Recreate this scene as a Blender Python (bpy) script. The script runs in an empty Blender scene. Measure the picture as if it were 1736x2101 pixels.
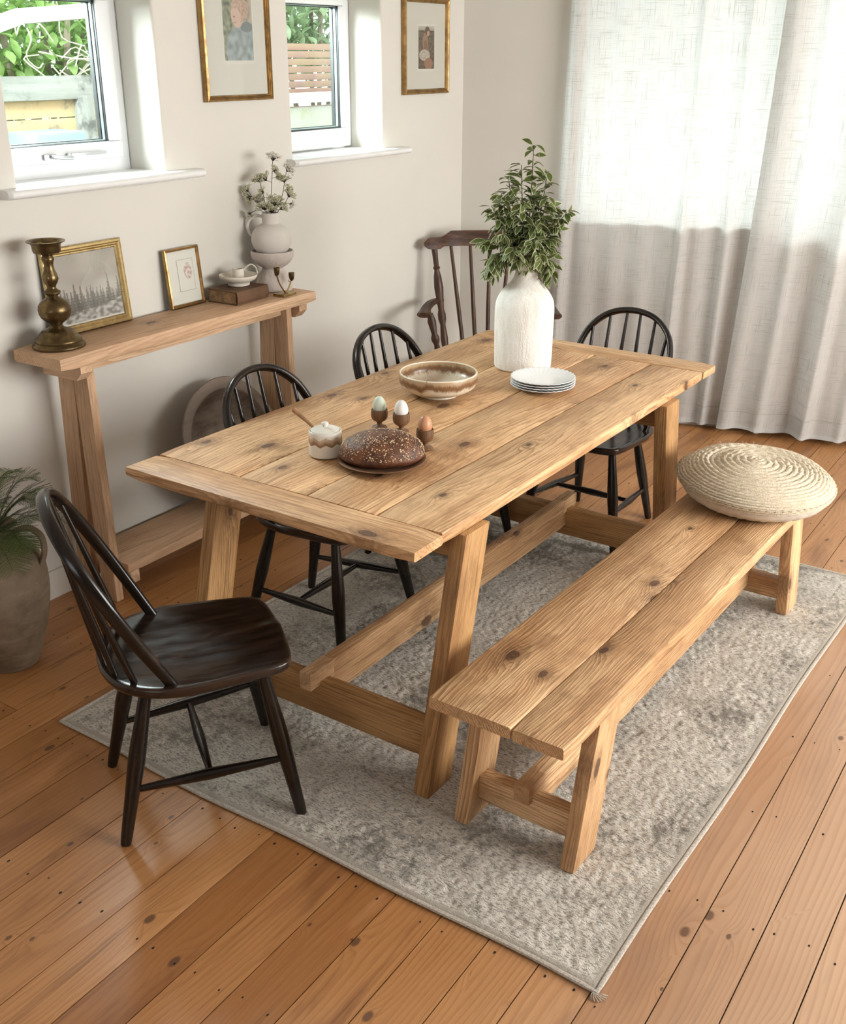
import bpy, bmesh, math, random
import numpy as np
from mathutils import Vector, Matrix, Euler, noise as mn
random.seed(7)
rng = np.random.default_rng(7)
S = bpy.context.scene
COL = S.collection
PI = math.pi

# ------------------------------------------------------------------ camera
CZ, YAW, PIT, ROL, FPX = 1.88147806, -0.58311622, 0.405795054, 0.00208774625, 2189.18755
fw = Vector((math.sin(YAW)*math.cos(PIT), math.cos(YAW)*math.cos(PIT), -math.sin(PIT)))
r0 = Vector((math.cos(YAW), -math.sin(YAW), 0)); u0 = r0.cross(fw)
r2 = math.cos(ROL)*r0 + math.sin(ROL)*u0; u2 = -math.sin(ROL)*r0 + math.cos(ROL)*u0
cd = bpy.data.cameras.new('camera'); cam = bpy.data.objects.new('camera', cd); COL.objects.link(cam)
cam.matrix_world = Matrix(((r2.x, u2.x, -fw.x, 0), (r2.y, u2.y, -fw.y, 0), (r2.z, u2.z, -fw.z, CZ), (0, 0, 0, 1)))
cd.sensor_fit = 'HORIZONTAL'; cd.sensor_width = 36; cd.lens = FPX/1736*36
cd.clip_start = 0.05; cd.clip_end = 200
S.camera = cam

# ------------------------------------------------------------------ light and exposure
S.view_settings.view_transform = 'Standard'; S.view_settings.look = 'None'
S.view_settings.gamma = 1; S.view_settings.use_curve_mapping = False
S.view_settings.exposure = 0.60
S.cycles.use_light_tree = False; S.cycles.max_bounces = 6; S.cycles.diffuse_bounces = 3; S.cycles.glossy_bounces = 2; S.cycles.transmission_bounces = 3; S.cycles.transparent_max_bounces = 8
S.cycles.use_adaptive_sampling = True; S.cycles.adaptive_threshold = 0.08
S.cycles.caustics_reflective = False; S.cycles.caustics_refractive = False
w = bpy.data.worlds.new('overcast_sky'); S.world = w; w.use_nodes = True
bg = w.node_tree.nodes['Background']; bg.inputs[0].default_value = (0.93, 0.97, 1.0, 1); bg.inputs[1].default_value = 2.1

def area(name, loc, target, sx, sy, power, col=(1, 1, 1)):
    d = bpy.data.lights.new(name, 'AREA'); d.shape = 'RECTANGLE'; d.size = sx; d.size_y = sy
    d.energy = power; d.color = col
    o = bpy.data.objects.new(name, d); COL.objects.link(o); o.location = loc
    o.rotation_euler = (Vector(target)-Vector(loc)).to_track_quat('-Z', 'Y').to_euler()
    return o
BW = math.radians(18)                                   # the curtained wall runs 18 degrees off square
WX, WY = -3.12, 5.10                                    # room corner
bd = Vector((math.cos(BW), math.sin(BW), 0)); bn = Vector((math.sin(BW), -math.cos(BW), 0))   # along wall, into room
def bw(s, off, z): return Vector((WX, WY, 0)) + bd*s + bn*off + Vector((0, 0, z))
area('window_and_fill_light', bw(2.1, -2.6, 3.1), bw(2.1, 0, 1.6), 3.4, 1.6, 125, (0.95, 0.98, 1.0))
area('window_and_fill_light', (-4.5, 1.75, 2.55), (-3.3, 2.75, 1.75), 1.1, 1.1, 170, (0.88, 0.95, 1.0))
area('window_and_fill_light', (-4.5, 3.15, 2.75), (-3.3, 4.12, 1.75), 1.1, 1.1, 170, (0.88, 0.95, 1.0))
area('window_and_fill_light', (2.75, 3.5, 1.75), (-1.0, 2.5, .6), 3.4, 1.5, 165, (1.0, 0.98, 0.95))
area('window_and_fill_light', (-.9, -2.9, 2.2), (-1.3, 2.0, .8), 1.8, 1.4, 7, (1.0, 0.96, 0.90))  # weak fill added behind the camera, not a known window

# ------------------------------------------------------------------ helpers
def ET(o, parent=None, label=None, cat=None, group=None, kind=None):
    if parent: o.parent = parent
    if label: o['label'] = label
    if cat: o['category'] = cat
    if group: o['group'] = group
    if kind: o['kind'] = kind
    return o
def thing(name, label, cat, loc=(0, 0, 0), rz=0, group=None):
    o = bpy.data.objects.new(name, None); COL.objects.link(o); o.empty_display_size = .05
    o.location = loc; o.rotation_euler = (0, 0, rz)
    return ET(o, None, label, cat, group)
def copy_tree(o, parent=None):
    c = o.copy(); COL.objects.link(c)
    if parent: c.parent = parent
    for ch in list(o.children): copy_tree(ch, c)
    return c

class MB:
    def __init__(s): s.v = []; s.f = []; s.w = []; s.m = []; s.c = []
    def add(s, vs, fs, ws=None, mi=0, col=None):
        b = len(s.v); s.v += [tuple(v) for v in vs]
        s.w += ([tuple(a) for a in ws] if ws is not None else [tuple(v) for v in vs])
        s.f += [tuple(i+b for i in f) for f in fs]; s.m += [mi]*len(fs)
        s.c += [col or (1, 1, 1)]*len(vs)
        return s
    def build(s, name, mats, parent=None, smooth=True, auto=None, **kw):
        me = bpy.data.meshes.new(name); me.from_pydata(s.v, [], s.f)
        if not isinstance(mats, (list, tuple)): mats = [mats]
        for m in mats: me.materials.append(m)
        me.polygons.foreach_set('material_index', s.m)
        a = me.attributes.new('wc', 'FLOAT_VECTOR', 'POINT'); a.data.foreach_set('vector', np.array(s.w, dtype=np.float32).ravel())
        if any(c != (1, 1, 1) for c in s.c):
            a = me.attributes.new('Col', 'FLOAT_COLOR', 'POINT')
            a.data.foreach_set('color', np.array([(c[0], c[1], c[2], 1) for c in s.c], dtype=np.float32).ravel())
        if smooth:
            me.polygons.foreach_set('use_smooth', [True]*len(me.polygons))
            me.set_sharp_from_angle(angle=math.radians(auto if auto else 40))
        me.update(); me.validate()
        o = bpy.data.objects.new(name, me); COL.objects.link(o)
        return ET(o, parent, **kw)

_bc = {}
def bevbox(s, b, seg=2):
    key = (tuple(round(x, 5) for x in s), round(b, 5), seg)
    if key not in _bc:
        bm = bmesh.new(); bmesh.ops.create_cube(bm, size=1)
        for v in bm.verts: v.co = Vector((v.co.x*s[0], v.co.y*s[1], v.co.z*s[2]))
        if b > 0: bmesh.ops.bevel(bm, geom=list(bm.edges), offset=b, segments=seg, affect='EDGES', profile=.6, clamp_overlap=True)
        bm.verts.index_update()
        _bc[key] = ([v.co.copy() for v in bm.verts], [tuple(v.index for v in f.verts) for f in bm.faces]); bm.free()
    return _bc[key]
def box(mb, c, s, grain=0, M=None, bevel=.003, seg=2, shear=None, mi=0, off=None, wob=0):
    """axis aligned box (centre c, size s), grain axis, optional shear (dx,dy) over its height, optional matrix"""
    vs, fs = bevbox(s, bevel, seg)
    if off is None: off = Vector((random.uniform(0, 40), random.uniform(0, 40), random.uniform(0, 40)))
    o = [0, 1, 2]; o.remove(grain)
    if s[o[0]] < s[o[1]]: o = [o[1], o[0]]
    V = []; W = []
    for v in vs:
        W.append((v[grain]+off[0], v[o[0]]+off[1], v[o[1]]+off[2]))
        p = v.copy()
        if shear: p.x += shear[0]*(v.z/s[2]+.5); p.y += shear[1]*(v.z/s[2]+.5)
        p = p + Vector(c)
        V.append(M @ p if M else p)
    mb.add(V, fs, W, mi); return mb
def longbox(mb, c, s, grain, wob=.0015, bevel=.004, step=.06, mi=0, M=None):
    """a sawn board with slightly wandering edges, subdivided along its grain"""
    n = max(2, int(s[grain]/step)); o = [0, 1, 2]; o.remove(grain)
    A, B = s[o[0]]/2, s[o[1]]/2; b = bevel
    prof = [(-A+b, -B), (A-b, -B), (A-b*.3, -B+b*.3), (A, -B+b), (A, B-b), (A-b*.3, B-b*.3), (A-b, B), (-A+b, B), (-A+b*.3, B-b*.3), (-A, B-b), (-A, -B+b), (-A+b*.3, -B+b*.3)]
    off = [random.uniform(0, 40) for _ in range(3)]; V = []; W = []; F = []
    swap = s[o[0]] < s[o[1]]; k = len(prof)
    for i in range(n+1):
        t = -s[grain]/2 + s[grain]*i/n
        e = b*.6 if i in (0, n) else 0
        for a, c2 in prof:
            q = mn.noise_vector(Vector((t*3+off[0], a*9+off[1], c2*9)))
            p = [0, 0, 0]; p[grain] = t; p[o[0]] = a*(1-e/A)+q.x*wob; p[o[1]] = c2*(1-e/B)+q.y*wob
            ww = (t+off[0], a+off[1], c2+off[2]) if not swap else (t+off[0], c2+off[1], a+off[2])
            P = Vector(p)+Vector(c); V.append(M @ P if M else P); W.append(ww)
    for i in range(n):
        for j in range(k):
            F.append((i*k+j, i*k+(j+1) % k, (i+1)*k+(j+1) % k, (i+1)*k+j))
    F.append(tuple(range(k-1, -1, -1))); F.append(tuple(n*k+j for j in range(k)))
    mb.add(V, F, W, mi); return mb
def frame_axes(d):
    d = Vector(d).normalized(); up = Vector((0, 0, 1)) if abs(d.z) < .95 else Vector((1, 0, 0))
    a = d.cross(up).normalized(); b = a.cross(d); return d, a, b
def lathe(mb, prof, c=(0, 0, 0), seg=48, closed=False, mi=0, sx=1, sy=1, fn=None):
    V = []; W = []; F = []; n = len(prof); off = random.uniform(0, 30)
    for i, (r, z) in enumerate(prof):
        for j in range(seg):
            t = 2*PI*j/seg; rr = r; zz = z
            if fn: rr, zz = fn(r, z, t)
            V.append((c[0]+rr*math.cos(t)*sx, c[1]+rr*math.sin(t)*sy, c[2]+zz)); W.append((zz+off, rr*math.cos(t), rr*math.sin(t)+off))
    for i in range(n-1):
        for j in range(seg): F.append((i*seg+j, i*seg+(j+1) % seg, (i+1)*seg+(j+1) % seg, (i+1)*seg+j))
    if prof[0][0] > 1e-5: F.append(tuple(range(seg-1, -1, -1)))
    if prof[-1][0] > 1e-5: F.append(tuple((n-1)*seg+j for j in range(seg)))
    mb.add(V, F, W, mi); return mb
def spline(pts, n=8, closed=False):
    P = [Vector(p) for p in pts]; out = []; m = len(P)
    for i in range(m if closed else m-1):
        p0 = P[(i-1) % m] if closed or i > 0 else P[0]*2-P[1]
        p1 = P[i]; p2 = P[(i+1) % m]
        p3 = P[(i+2) % m] if closed or i < m-2 else P[-1]*2-P[-2]
        for k in range(n):
            t = k/n
            out.append(.5*((2*p1)+(-p0+p2)*t+(2*p0-5*p1+4*p2-p3)*t*t+(-p0+3*p1-3*p2+p3)*t**3))
    if not closed: out.append(P[-1])
    return out
def turned(mb, p0, p1, prof, seg=14, mi=0):
    p0 = Vector(p0); p1 = Vector(p1); L = (p1-p0).length; d, a, b = frame_axes(p1-p0)
    V = []; W = []; F = []; off = random.uniform(0, 30)
    for t, r in prof:
        for j in range(seg):
            q = 2*PI*j/seg; V.append(p0+d*L*t+a*r*math.cos(q)+b*r*math.sin(q)); W.append((t*L+off, r*math.cos(q), r*math.sin(q)+off))
    n = len(prof)
    for i in range(n-1):
        for j in range(seg): F.append((i*seg+j, i*seg+(j+1) % seg, (i+1)*seg+(j+1) % seg, (i+1)*seg+j))
    F.append(tuple(range(seg-1, -1, -1))); F.append(tuple((n-1)*seg+j for j in range(seg)))
    mb.add(V, F, W, mi); return mb
def tube(mb, pts, rad, seg=10, up=None, mi=0, closed=False, power=1.0):
    """sweep an ellipse (ra across, rb along up) over pts; rad float | (ra,rb) | list"""
    P = [Vector(p) for p in pts]; n = len(P); V = []; W = []; F = []; off = random.uniform(0, 30); L = 0; pa = None
    for i, p in enumerate(P):
        t = (P[(i+1) % n]-P[i-1]) if closed else (P[min(i+1, n-1)]-P[max(i-1, 0)])
        t.normalize()
        if up is not None: u = Vector(up)
        elif pa is None: u = Vector((0, 0, 1)) if abs(t.z) < .9 else Vector((1, 0, 0))
        else: u = pa
        a = t.cross(u).normalized(); b = a.cross(t).normalized(); pa = b
        r = rad[i] if isinstance(rad, list) else rad
        ra, rb = r if isinstance(r, tuple) else (r, r)
        if i: L += (P[i]-P[i-1]).length
        for j in range(seg):
            q = 2*PI*j/seg; ca, sa = math.cos(q), math.sin(q)
            ca = math.copysign(abs(ca)**power, ca); sa = math.copysign(abs(sa)**power, sa)
            V.append(p+a*ra*ca+b*rb*sa); W.append((L+off, ra*ca, rb*sa+off))
    m = n if closed else n-1
    for i in range(m):
        for j in range(seg): F.append((i*seg+j, i*seg+(j+1) % seg, ((i+1) % n)*seg+(j+1) % seg, ((i+1) % n)*seg+j))
    if not closed: F.append(tuple(range(seg-1, -1, -1))); F.append(tuple((n-1)*seg+j for j in range(seg)))
    mb.add(V, F, W, mi); return mb

# ------------------------------------------------------------------ materials
class NT:
    def __init__(s, name):
        s.mat = bpy.data.materials.new(name); s.mat.use_nodes = True; s.t = s.mat.node_tree; s.n = s.t.nodes
        s.b = s.n['Principled BSDF']; s.out = s.n['Material Output']
    def new(s, typ, **kw):
        x = s.n.new(typ)
        for k, v in kw.items(): setattr(x, k, v)
        return x
    def link(s, a, b): s.t.links.new(a, b)
    def put(s, sock, v):
        if v is None: return
        if hasattr(v, 'type') and hasattr(v, 'node'): s.link(v, sock)
        else:
            if isinstance(v, (tuple, list)) and len(v) == 3 and sock.type == 'RGBA': v = (*v, 1)
            sock.default_value = v
    def math(s, op, a, b=None, c=None, clamp=False):
        x = s.new('ShaderNodeMath', operation=op, use_clamp=clamp); s.put(x.inputs[0], a); s.put(x.inputs[1], b)
        if c is not None: s.put(x.inputs[2], c)
        return x.outputs[0]
    def vmath(s, op, a, b=None, out=0):
        x = s.new('ShaderNodeVectorMath', operation=op); s.put(x.inputs[0], a)
        if b is not None: s.put(x.inputs[1], b)
        return x.outputs[out]
    def mix(s, f, a, b, typ='MIX'):
        x = s.new('ShaderNodeMix', data_type='RGBA', blend_type=typ); s.put(x.inputs[0], f); s.put(x.inputs[6], a); s.put(x.inputs[7], b)
        return x.outputs[2]
    def noise(s, vec, scale=1, detail=2, rough=.5, out=0, dist=0):
        x = s.new('ShaderNodeTexNoise'); s.put(x.inputs['Vector'], vec); x.inputs['Scale'].default_value = scale
        x.inputs['Detail'].default_value = detail; x.inputs['Roughness'].default_value = rough; x.inputs['Distortion'].default_value = dist
        return x.outputs[out]
    def ss(s, v, a, b, lo=0, hi=1):
        x = s.new('ShaderNodeMapRange', interpolation_type='SMOOTHSTEP'); s.put(x.inputs[0], v)
        x.inputs[1].default_value = a; x.inputs[2].default_value = b; x.inputs[3].default_value = lo; x.inputs[4].default_value = hi
        return x.outputs[0]
    def ramp(s, f, stops):
        x = s.new('ShaderNodeValToRGB'); e = x.color_ramp.elements
        while len(e) < len(stops): e.new(.5)
        for i, (p, c) in enumerate(stops): e[i].position = p; e[i].color = (*c, 1)
        s.put(x.inputs[0], f); return x.outputs[0]
    def attr(s, name, out=1):
        x = s.new('ShaderNodeAttribute'); x.attribute_name = name; return x.outputs[out]
    def obj(s): return s.new('ShaderNodeTexCoord').outputs['Object']
    def pos(s): return s.new('ShaderNodeNewGeometry').outputs['Position']
    def bump(s, h, strength=.3, dist=.002):
        x = s.new('ShaderNodeBump'); x.inputs['Strength'].default_value = strength; x.inputs['Distance'].default_value = dist
        s.put(x.inputs['Height'], h); s.link(x.outputs[0], s.b.inputs['Normal']); return x.outputs[0]
    def set(s, base=None, rough=None, metal=None, spec=None, coat=None, **kw):
        if base is not None: s.put(s.b.inputs['Base Color'], base)
        if rough is not None: s.put(s.b.inputs['Roughness'], rough)
        if metal is not None: s.b.inputs['Metallic'].default_value = metal
        if spec is not None: s.put(s.b.inputs['Specular IOR Level'], spec)
        if coat is not None: s.b.inputs['Coat Weight'].default_value = coat
        for k, v in kw.items(): s.put(s.b.inputs[k.replace('_', ' ')], v)
        return s.mat
def plain(name, col, rough=.5, metal=0, spec=.5, nscale=0, namt=.1, bump=0, bscale=60):
    n = NT(name); c = (*col, 1)
    if nscale:
        f = n.noise(n.obj(), nscale, 4, .6); c = n.mix(n.ss(f, .3, .7), tuple(x*(1-namt) for x in col), tuple(min(1, x*(1+namt)) for x in col))
    if bump: n.bump(n.noise(n.obj(), bscale, 4, .6), bump, .002)
    return n.set(c, rough, metal, spec)

def wood(name, light, mid, dark, knotc, freq=75, kscale=(1.5, 6.5), kthr=.55, rough=.55, bump=.35, stain=.35, coat=0, warp=5, grey=None, spec=.4, ringamt=.85, smud=.55):
    n = NT(name); P = n.attr('wc')
    sep = n.new('ShaderNodeSeparateXYZ'); n.put(sep.inputs[0], P)
    # knots: cells stretched along the grain
    SV = (kscale[0], kscale[1], 3.0)
    sp = n.vmath('MULTIPLY', P, SV)
    vo = n.new('ShaderNodeTexVoronoi', feature='F1'); n.put(vo.inputs['Vector'], sp); vo.inputs['Scale'].default_value = 1; vo.inputs['Randomness'].default_value = .8
    back = n.vmath('DIVIDE', vo.outputs['Position'], SV)
    d = n.vmath('SUBTRACT', P, back)
    d = n.vmath('MULTIPLY', d, (.55, 1.0, .015))
    wob = n.noise(P, 60, 2, .5, out=1); wob = n.vmath('SUBTRACT', wob, (.5, .5, .5)); wob = n.vmath('SCALE', wob); wob.node.inputs['Scale'].default_value = .007
    d = n.vmath('ADD', d, wob)
    r = n.vmath('LENGTH', d, out=1)
    cs = n.new('ShaderNodeSeparateColor'); n.put(cs.inputs[0], vo.outputs['Color'])
    has = n.math('GREATER_THAN', cs.outputs[0], kthr)
    size = n.math('MULTIPLY_ADD', cs.outputs[1], .012, .006)
    kn = n.math('DIVIDE', r, size)
    kmask = n.math('MULTIPLY', n.ss(kn, 1.15, .75), has)
    kglow = n.math('MULTIPLY', n.ss(kn, 5.5, .8), has)
    near = n.math('MULTIPLY', n.math('POWER', 2.718, n.math('MULTIPLY', kn, -.42)), has)
    # ring field
    lw = n.noise(n.vmath('MULTIPLY', P, (.50, 2.6, 2.6)), 1, 2, .5)
    mw = n.noise(n.vmath('MULTIPLY', P, (2.2, 30, 30)), 1, 3, .6)
    f = n.math('MULTIPLY', sep.outputs[1], freq)
    f = n.math('ADD', f, n.math('MULTIPLY', lw, warp*4.2))
    f = n.math('ADD', f, n.math('MULTIPLY', sep.outputs[2], freq*.8))
    f = n.math('ADD', f, n.math('MULTIPLY', mw, 3.0))
    f = n.math('ADD', f, n.math('MULTIPLY', near, 5.0))
    fr = n.math('FRACT', f)
    ring = n.ramp(fr, [(0, (0.03,)*3), (.4, (.15,)*3), (.75, (.75,)*3), (.9, (1,)*3), (1, (.03,)*3)])
    fine = n.noise(n.vmath('MULTIPLY', P, (9, 330, 330)), 1, 3, .65)
    pores = n.noise(n.vmath('MULTIPLY', P, (4, 95, 95)), 1, 4, .65)
    big = n.noise(n.vmath('MULTIPLY', P, (1.3, 7, 7)), 1, 4, .6)
    rstr = n.ss(n.noise(n.vmath('MULTIPLY', P, (1.5, 9, 9)), 1.3, 2, .5), .25, .7, .25, .85)
    c = n.mix(n.ss(big, .38, .62), tuple(x*.93 for x in mid), light)
    c = n.mix(n.math('MULTIPLY', ring, n.math('MULTIPLY', rstr, ringamt)), c, dark)
    c = n.mix(n.math('MULTIPLY', n.ss(fine, .46, .68), .42), c, dark)
    c = n.mix(n.math('MULTIPLY', n.ss(pores, .53, .68), .50), c, tuple(x*.6 for x in dark))
    st = n.noise(n.vmath('MULTIPLY', P, (2.6, 4.2, 4.2)), 1.4, 5, .68)
    if stain:
        c = n.mix(n.math('MULTIPLY', n.ss(st, .50, .66), stain), c, grey if grey else tuple(x*.6 for x in dark))
    # bruised smudge beside each knot, wider across the grain
    sm = n.math('MULTIPLY', n.ss(n.math('ADD', kn, n.math('MULTIPLY', n.math('SUBTRACT', n.noise(n.vmath('MULTIPLY', P, (30, 60, 30)), 1, 4, .75), .5), 7)), 3.6, .3), has)
    c = n.mix(n.math('MULTIPLY', sm, smud), c, tuple(x*.42 for x in dark))
    kr = n.ramp(n.math('FRACT', n.math('MULTIPLY', kn, 2.5)), [(0, tuple(x*.7 for x in knotc)), (.6, tuple(x*2.0 for x in knotc)), (1, tuple(x*.6 for x in knotc))])
    c = n.mix(n.math('MULTIPLY', kmask, .85), c, kr)
    h = n.math('ADD', n.math('MULTIPLY', ring, -.5), n.math('MULTIPLY', fine, .6))
    h = n.math('ADD', h, n.math('MULTIPLY', pores, -.6))
    h = n.math('ADD', h, n.math('MULTIPLY', kmask, -.5))
    n.bump(h, bump, .0015)
    rr = n.math('ADD', rough-.08, n.math('MULTIPLY', big, .16))
    return n.set(c, rr, 0, spec, coat)

M = {}
M['pine'] = wood('waxed_pine', (.88, .58, .315), (.70, .41, .20), (.30, .130, .045), (.085, .038, .018), freq=62, kthr=.32, kscale=(2.1, 7), stain=.40, grey=(.30, .150, .065), rough=.5, bump=.55)
M['bench'] = wood('waxed_pine_bench', (.88, .59, .325), (.70, .415, .205), (.28, .125, .046), (.075, .035, .018), freq=105, kthr=.42, kscale=(2.0, 6), stain=.5, ringamt=.95, grey=(.30, .155, .07), rough=.5, bump=.8)
M['leg'] = wood('waxed_pine_frame', (.62, .36, .150), (.45, .23, .085), (.20, .088, .030), (.07, .03, .015), freq=110, kthr=.6, kscale=(1.6, 7), stain=.35, rough=.52, bump=.6)
M['rawpine'] = wood('pale_sanded_pine', (.76, .52, .33), (.64, .41, .245), (.44, .255, .14), (.10, .05, .028), freq=55, kthr=.72, kscale=(1.6, 7), stain=.12, rough=.6, bump=.25)
M['black'] = None
def blackwood(name, a, b, worn, amt, rough):
    n = NT(name); P = n.attr('wc')
    g = n.noise(n.vmath('MULTIPLY', P, (4, 60, 60)), 1, 4, .65); g2 = n.noise(n.vmath('MULTIPLY', P, (3, 9, 9)), 2, 4, .6)
    c = n.mix(n.ss(g, .35, .7), a, b)
    ge = n.new('ShaderNodeNewGeometry'); e = n.ss(ge.outputs['Pointiness'], .505, .56)
    wr = n.math('MULTIPLY', n.math('MAXIMUM', n.ss(g2, .62, .78), e), amt)
    c = n.mix(wr, c, worn)
    n.bump(n.math('ADD', g, n.math('MULTIPLY', g2, .6)), .25, .001)
    return n.set(c, n.ss(g2, .2, .8, rough-.06, rough+.14), 0, .42)
M['black'] = blackwood('dark_ebonised_wood', (.006, .004, .003), (.018, .011, .007), (.11, .055, .03), .6, .21)
M['seat'] = blackwood('dark_ebonised_seat', (.006, .004, .003), (.026, .015, .010), (.075, .04, .024), .3, .15)
M['darkoak'] = blackwood('brown_polished_wood', (.040, .018, .010), (.115, .055, .028), (.20, .11, .06), .4, .4)

# walls: soft warm white with trowel marks
def wallmat(name, col):
    n = NT(name); p = n.pos(); a = n.noise(p, 2.5, 4, .55); b = n.noise(p, 180, 3, .6)
    c = n.mix(n.ss(a, .3, .7), tuple(x*.97 for x in col), col)
    n.bump(n.math('ADD', n.math('MULTIPLY', a, 2.0), n.math('MULTIPLY', b, .12)), .12, .006)
    return n.set(c, .75, 0, .25)
M['wall'] = wallmat('wall_paint', (.695, .665, .60)); M['wallfar'] = wallmat('wall_paint_darkened', (.36, .32, .28))  # wallfar: unseen walls, colour darkened to cut bounced light
M['ceil'] = plain('ceiling_paint', (.66, .64, .61), .8)
M['gloss'] = plain('white_gloss_paint', (.80, .80, .78), .32, 0, .5, 9, .03, .05, 40)
M['upvc'] = plain('white_window_plastic', (.82, .84, .84), .28)
M['rubber'] = plain('black_rubber_gasket', (.012, .014, .015), .5)
M['spacer'] = plain('glazing_spacer', (.30, .38, .36), .3, .4)
M['steel'] = plain('brushed_steel', (.52, .53, .54), .35, .9)
M['skirt'] = plain('skirting_paint', (.68, .64, .57), .45)

def floorboards():
    n = NT('old_pine_floorboards'); P = n.attr('wc'); rnd = n.attr('Col', 0)
    cs = n.new('ShaderNodeSeparateColor'); n.put(cs.inputs[0], rnd)
    sep = n.new('ShaderNodeSeparateXYZ'); n.put(sep.inputs[0], P)
    SV = (2.4, 7.5, 3.0); vo = n.new('ShaderNodeTexVoronoi', feature='F1'); n.put(vo.inputs['Vector'], n.vmath('MULTIPLY', P, SV)); vo.inputs['Scale'].default_value = 1
    d = n.vmath('SUBTRACT', P, n.vmath('DIVIDE', vo.outputs['Position'], SV)); d = n.vmath('MULTIPLY', d, (.6, 1, .02))
    r = n.vmath('LENGTH', d, out=1); cc = n.new('ShaderNodeSeparateColor'); n.put(cc.inputs[0], vo.outputs['Color'])
    has = n.math('GREATER_THAN', cc.outputs[0], .5); kn = n.math('DIVIDE', r, n.math('MULTIPLY_ADD', cc.outputs[1], .008, .003))
    kmask = n.math('MULTIPLY', n.ss(kn, 1.3, .7), has); near = n.math('MULTIPLY', n.math('POWER', 2.718, n.math('MULTIPLY', kn, -.4)), has)
    lw = n.noise(n.vmath('MULTIPLY', P, (.5, 3.5, 3)), 1, 2, .5)
    f = n.math('MULTIPLY_ADD', sep.outputs[1], 60, n.math('MULTIPLY', lw, 17)); f = n.math('ADD', f, n.math('MULTIPLY', near, 3.5))
    ring = n.ramp(n.math('FRACT', f), [(0, (.05,)*3), (.5, (.3,)*3), (.85, (.9,)*3), (1, (.05,)*3)])
    fine = n.noise(n.vmath('MULTIPLY', P, (6, 260, 100)), 1, 4, .65)
    blotch = n.noise(n.vmath('MULTIPLY', P, (1.6, 9, 3)), 1, 4, .6)
    c = n.mix(cs.outputs[0], (.33, .140, .042), (.57, .285, .110))
    c = n.mix(n.math('MULTIPLY', ring, .45), c, (.27, .095, .030))
    c = n.mix(n.math('MULTIPLY', n.ss(fine, .48, .72), .40), c, (.22, .078, .026))
    c = n.mix(n.math('MULTIPLY', n.ss(blotch, .53, .70), .62), c, (.17, .060, .020))
    c = n.mix(n.math('MULTIPLY', n.ss(blotch, .42, .26), .35), c, (.70, .38, .18))
    strk = n.noise(n.vmath('MULTIPLY', P, (1.1, 42, 5)), 1, 4, .7)
    c = n.mix(n.math('MULTIPLY', n.ss(strk, .55, .72), .5), c, (.13, .045, .016))
    # boards right of the rug: worn, with window glare painted into their colour
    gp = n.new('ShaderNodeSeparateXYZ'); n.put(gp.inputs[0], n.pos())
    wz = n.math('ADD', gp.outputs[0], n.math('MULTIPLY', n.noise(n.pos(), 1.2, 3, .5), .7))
    worn_glare = n.ss(wz, -.75, .25)
    c = n.mix(n.math('MULTIPLY', worn_glare, .60), c, n.mix(n.math('MULTIPLY', ring, .5), (.74, .54, .38), (.46, .29, .18)))
    c = n.mix(n.math('MULTIPLY', kmask, .8), c, (.085, .040, .022))
    n.bump(n.math('ADD', n.math('MULTIPLY', ring, -.35), n.math('ADD', n.math('MULTIPLY', fine, .5), n.math('MULTIPLY', n.noise(n.pos(), 7, 2), 1.2))), .28, .0016)
    return n.set(c, n.ss(blotch, .2, .8, .30, .42), 0, .5)
M['floor'] = floorboards()
M['gap'] = plain('dark_gap', (.012, .007, .004), .9)
M['nail'] = plain('old_nail_hole', (.01, .007, .006), .8)

def rugmat():
    n = NT('distressed_grey_pile'); P = n.attr('wc')
    fine = n.noise(P, 330, 3, .65); st = n.noise(n.vmath('MULTIPLY', P, (75, 210, 1)), 1, 3, .65, dist=.35)
    big = n.noise(P, 2.4, 5, .62); mid = n.noise(P, 26, 6, .78); m2 = n.noise(n.vmath('ADD', P, (7, 3, 0)), 7.5, 5, .7)
    c = n.mix(n.ss(m2, .35, .65), (.62, .57, .495), (.78, .73, .645))
    dk = n.math('MULTIPLY', n.ss(n.math('MULTIPLY_ADD', big, .9, n.math('MULTIPLY', mid, .75)), .80, .98), 1)
    c = n.mix(n.math('MULTIPLY', dk, .80), c, (.15, .14, .12))
    c = n.mix(n.math('MULTIPLY', n.ss(st, .49, .62), .72), c, (.15, .138, .115))
    c = n.mix(n.math('MULTIPLY', n.ss(fine, .55, .35), .35), c, (.80, .75, .66))
    # bound edge and the line stitched just inside it
    s = n.new('ShaderNodeSeparateXYZ'); n.put(s.inputs[0], P)
    ex = n.math('SUBTRACT', .9, n.math('ABSOLUTE', n.math('SUBTRACT', s.outputs[0], .9))); ey = n.math('SUBTRACT', 1.195, n.math('ABSOLUTE', n.math('SUBTRACT', s.outputs[1], 1.195)))
    e = n.math('MINIMUM', ex, ey)
    ln = n.math('MULTIPLY', n.ss(n.math('ABSOLUTE', n.math('SUBTRACT', e, .085)), .006, .001), .45)
    c = n.mix(n.math('MULTIPLY', ln, n.ss(mid, .4, .6)), c, (.16, .15, .13))
    c = n.mix(n.ss(e, .024, .016), c, (.50, .455, .385))
    n.bump(n.math('ADD', n.math('MULTIPLY', fine, .7), n.math('MULTIPLY', st, -1.1)), .9, .006)
    return n.set(c, .95, 0, .05)
M['rug'] = rugmat()
M['binding'] = plain('rug_binding', (.50, .455, .39), .9, nscale=200, namt=.25, bump=.5, bscale=400)

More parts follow.
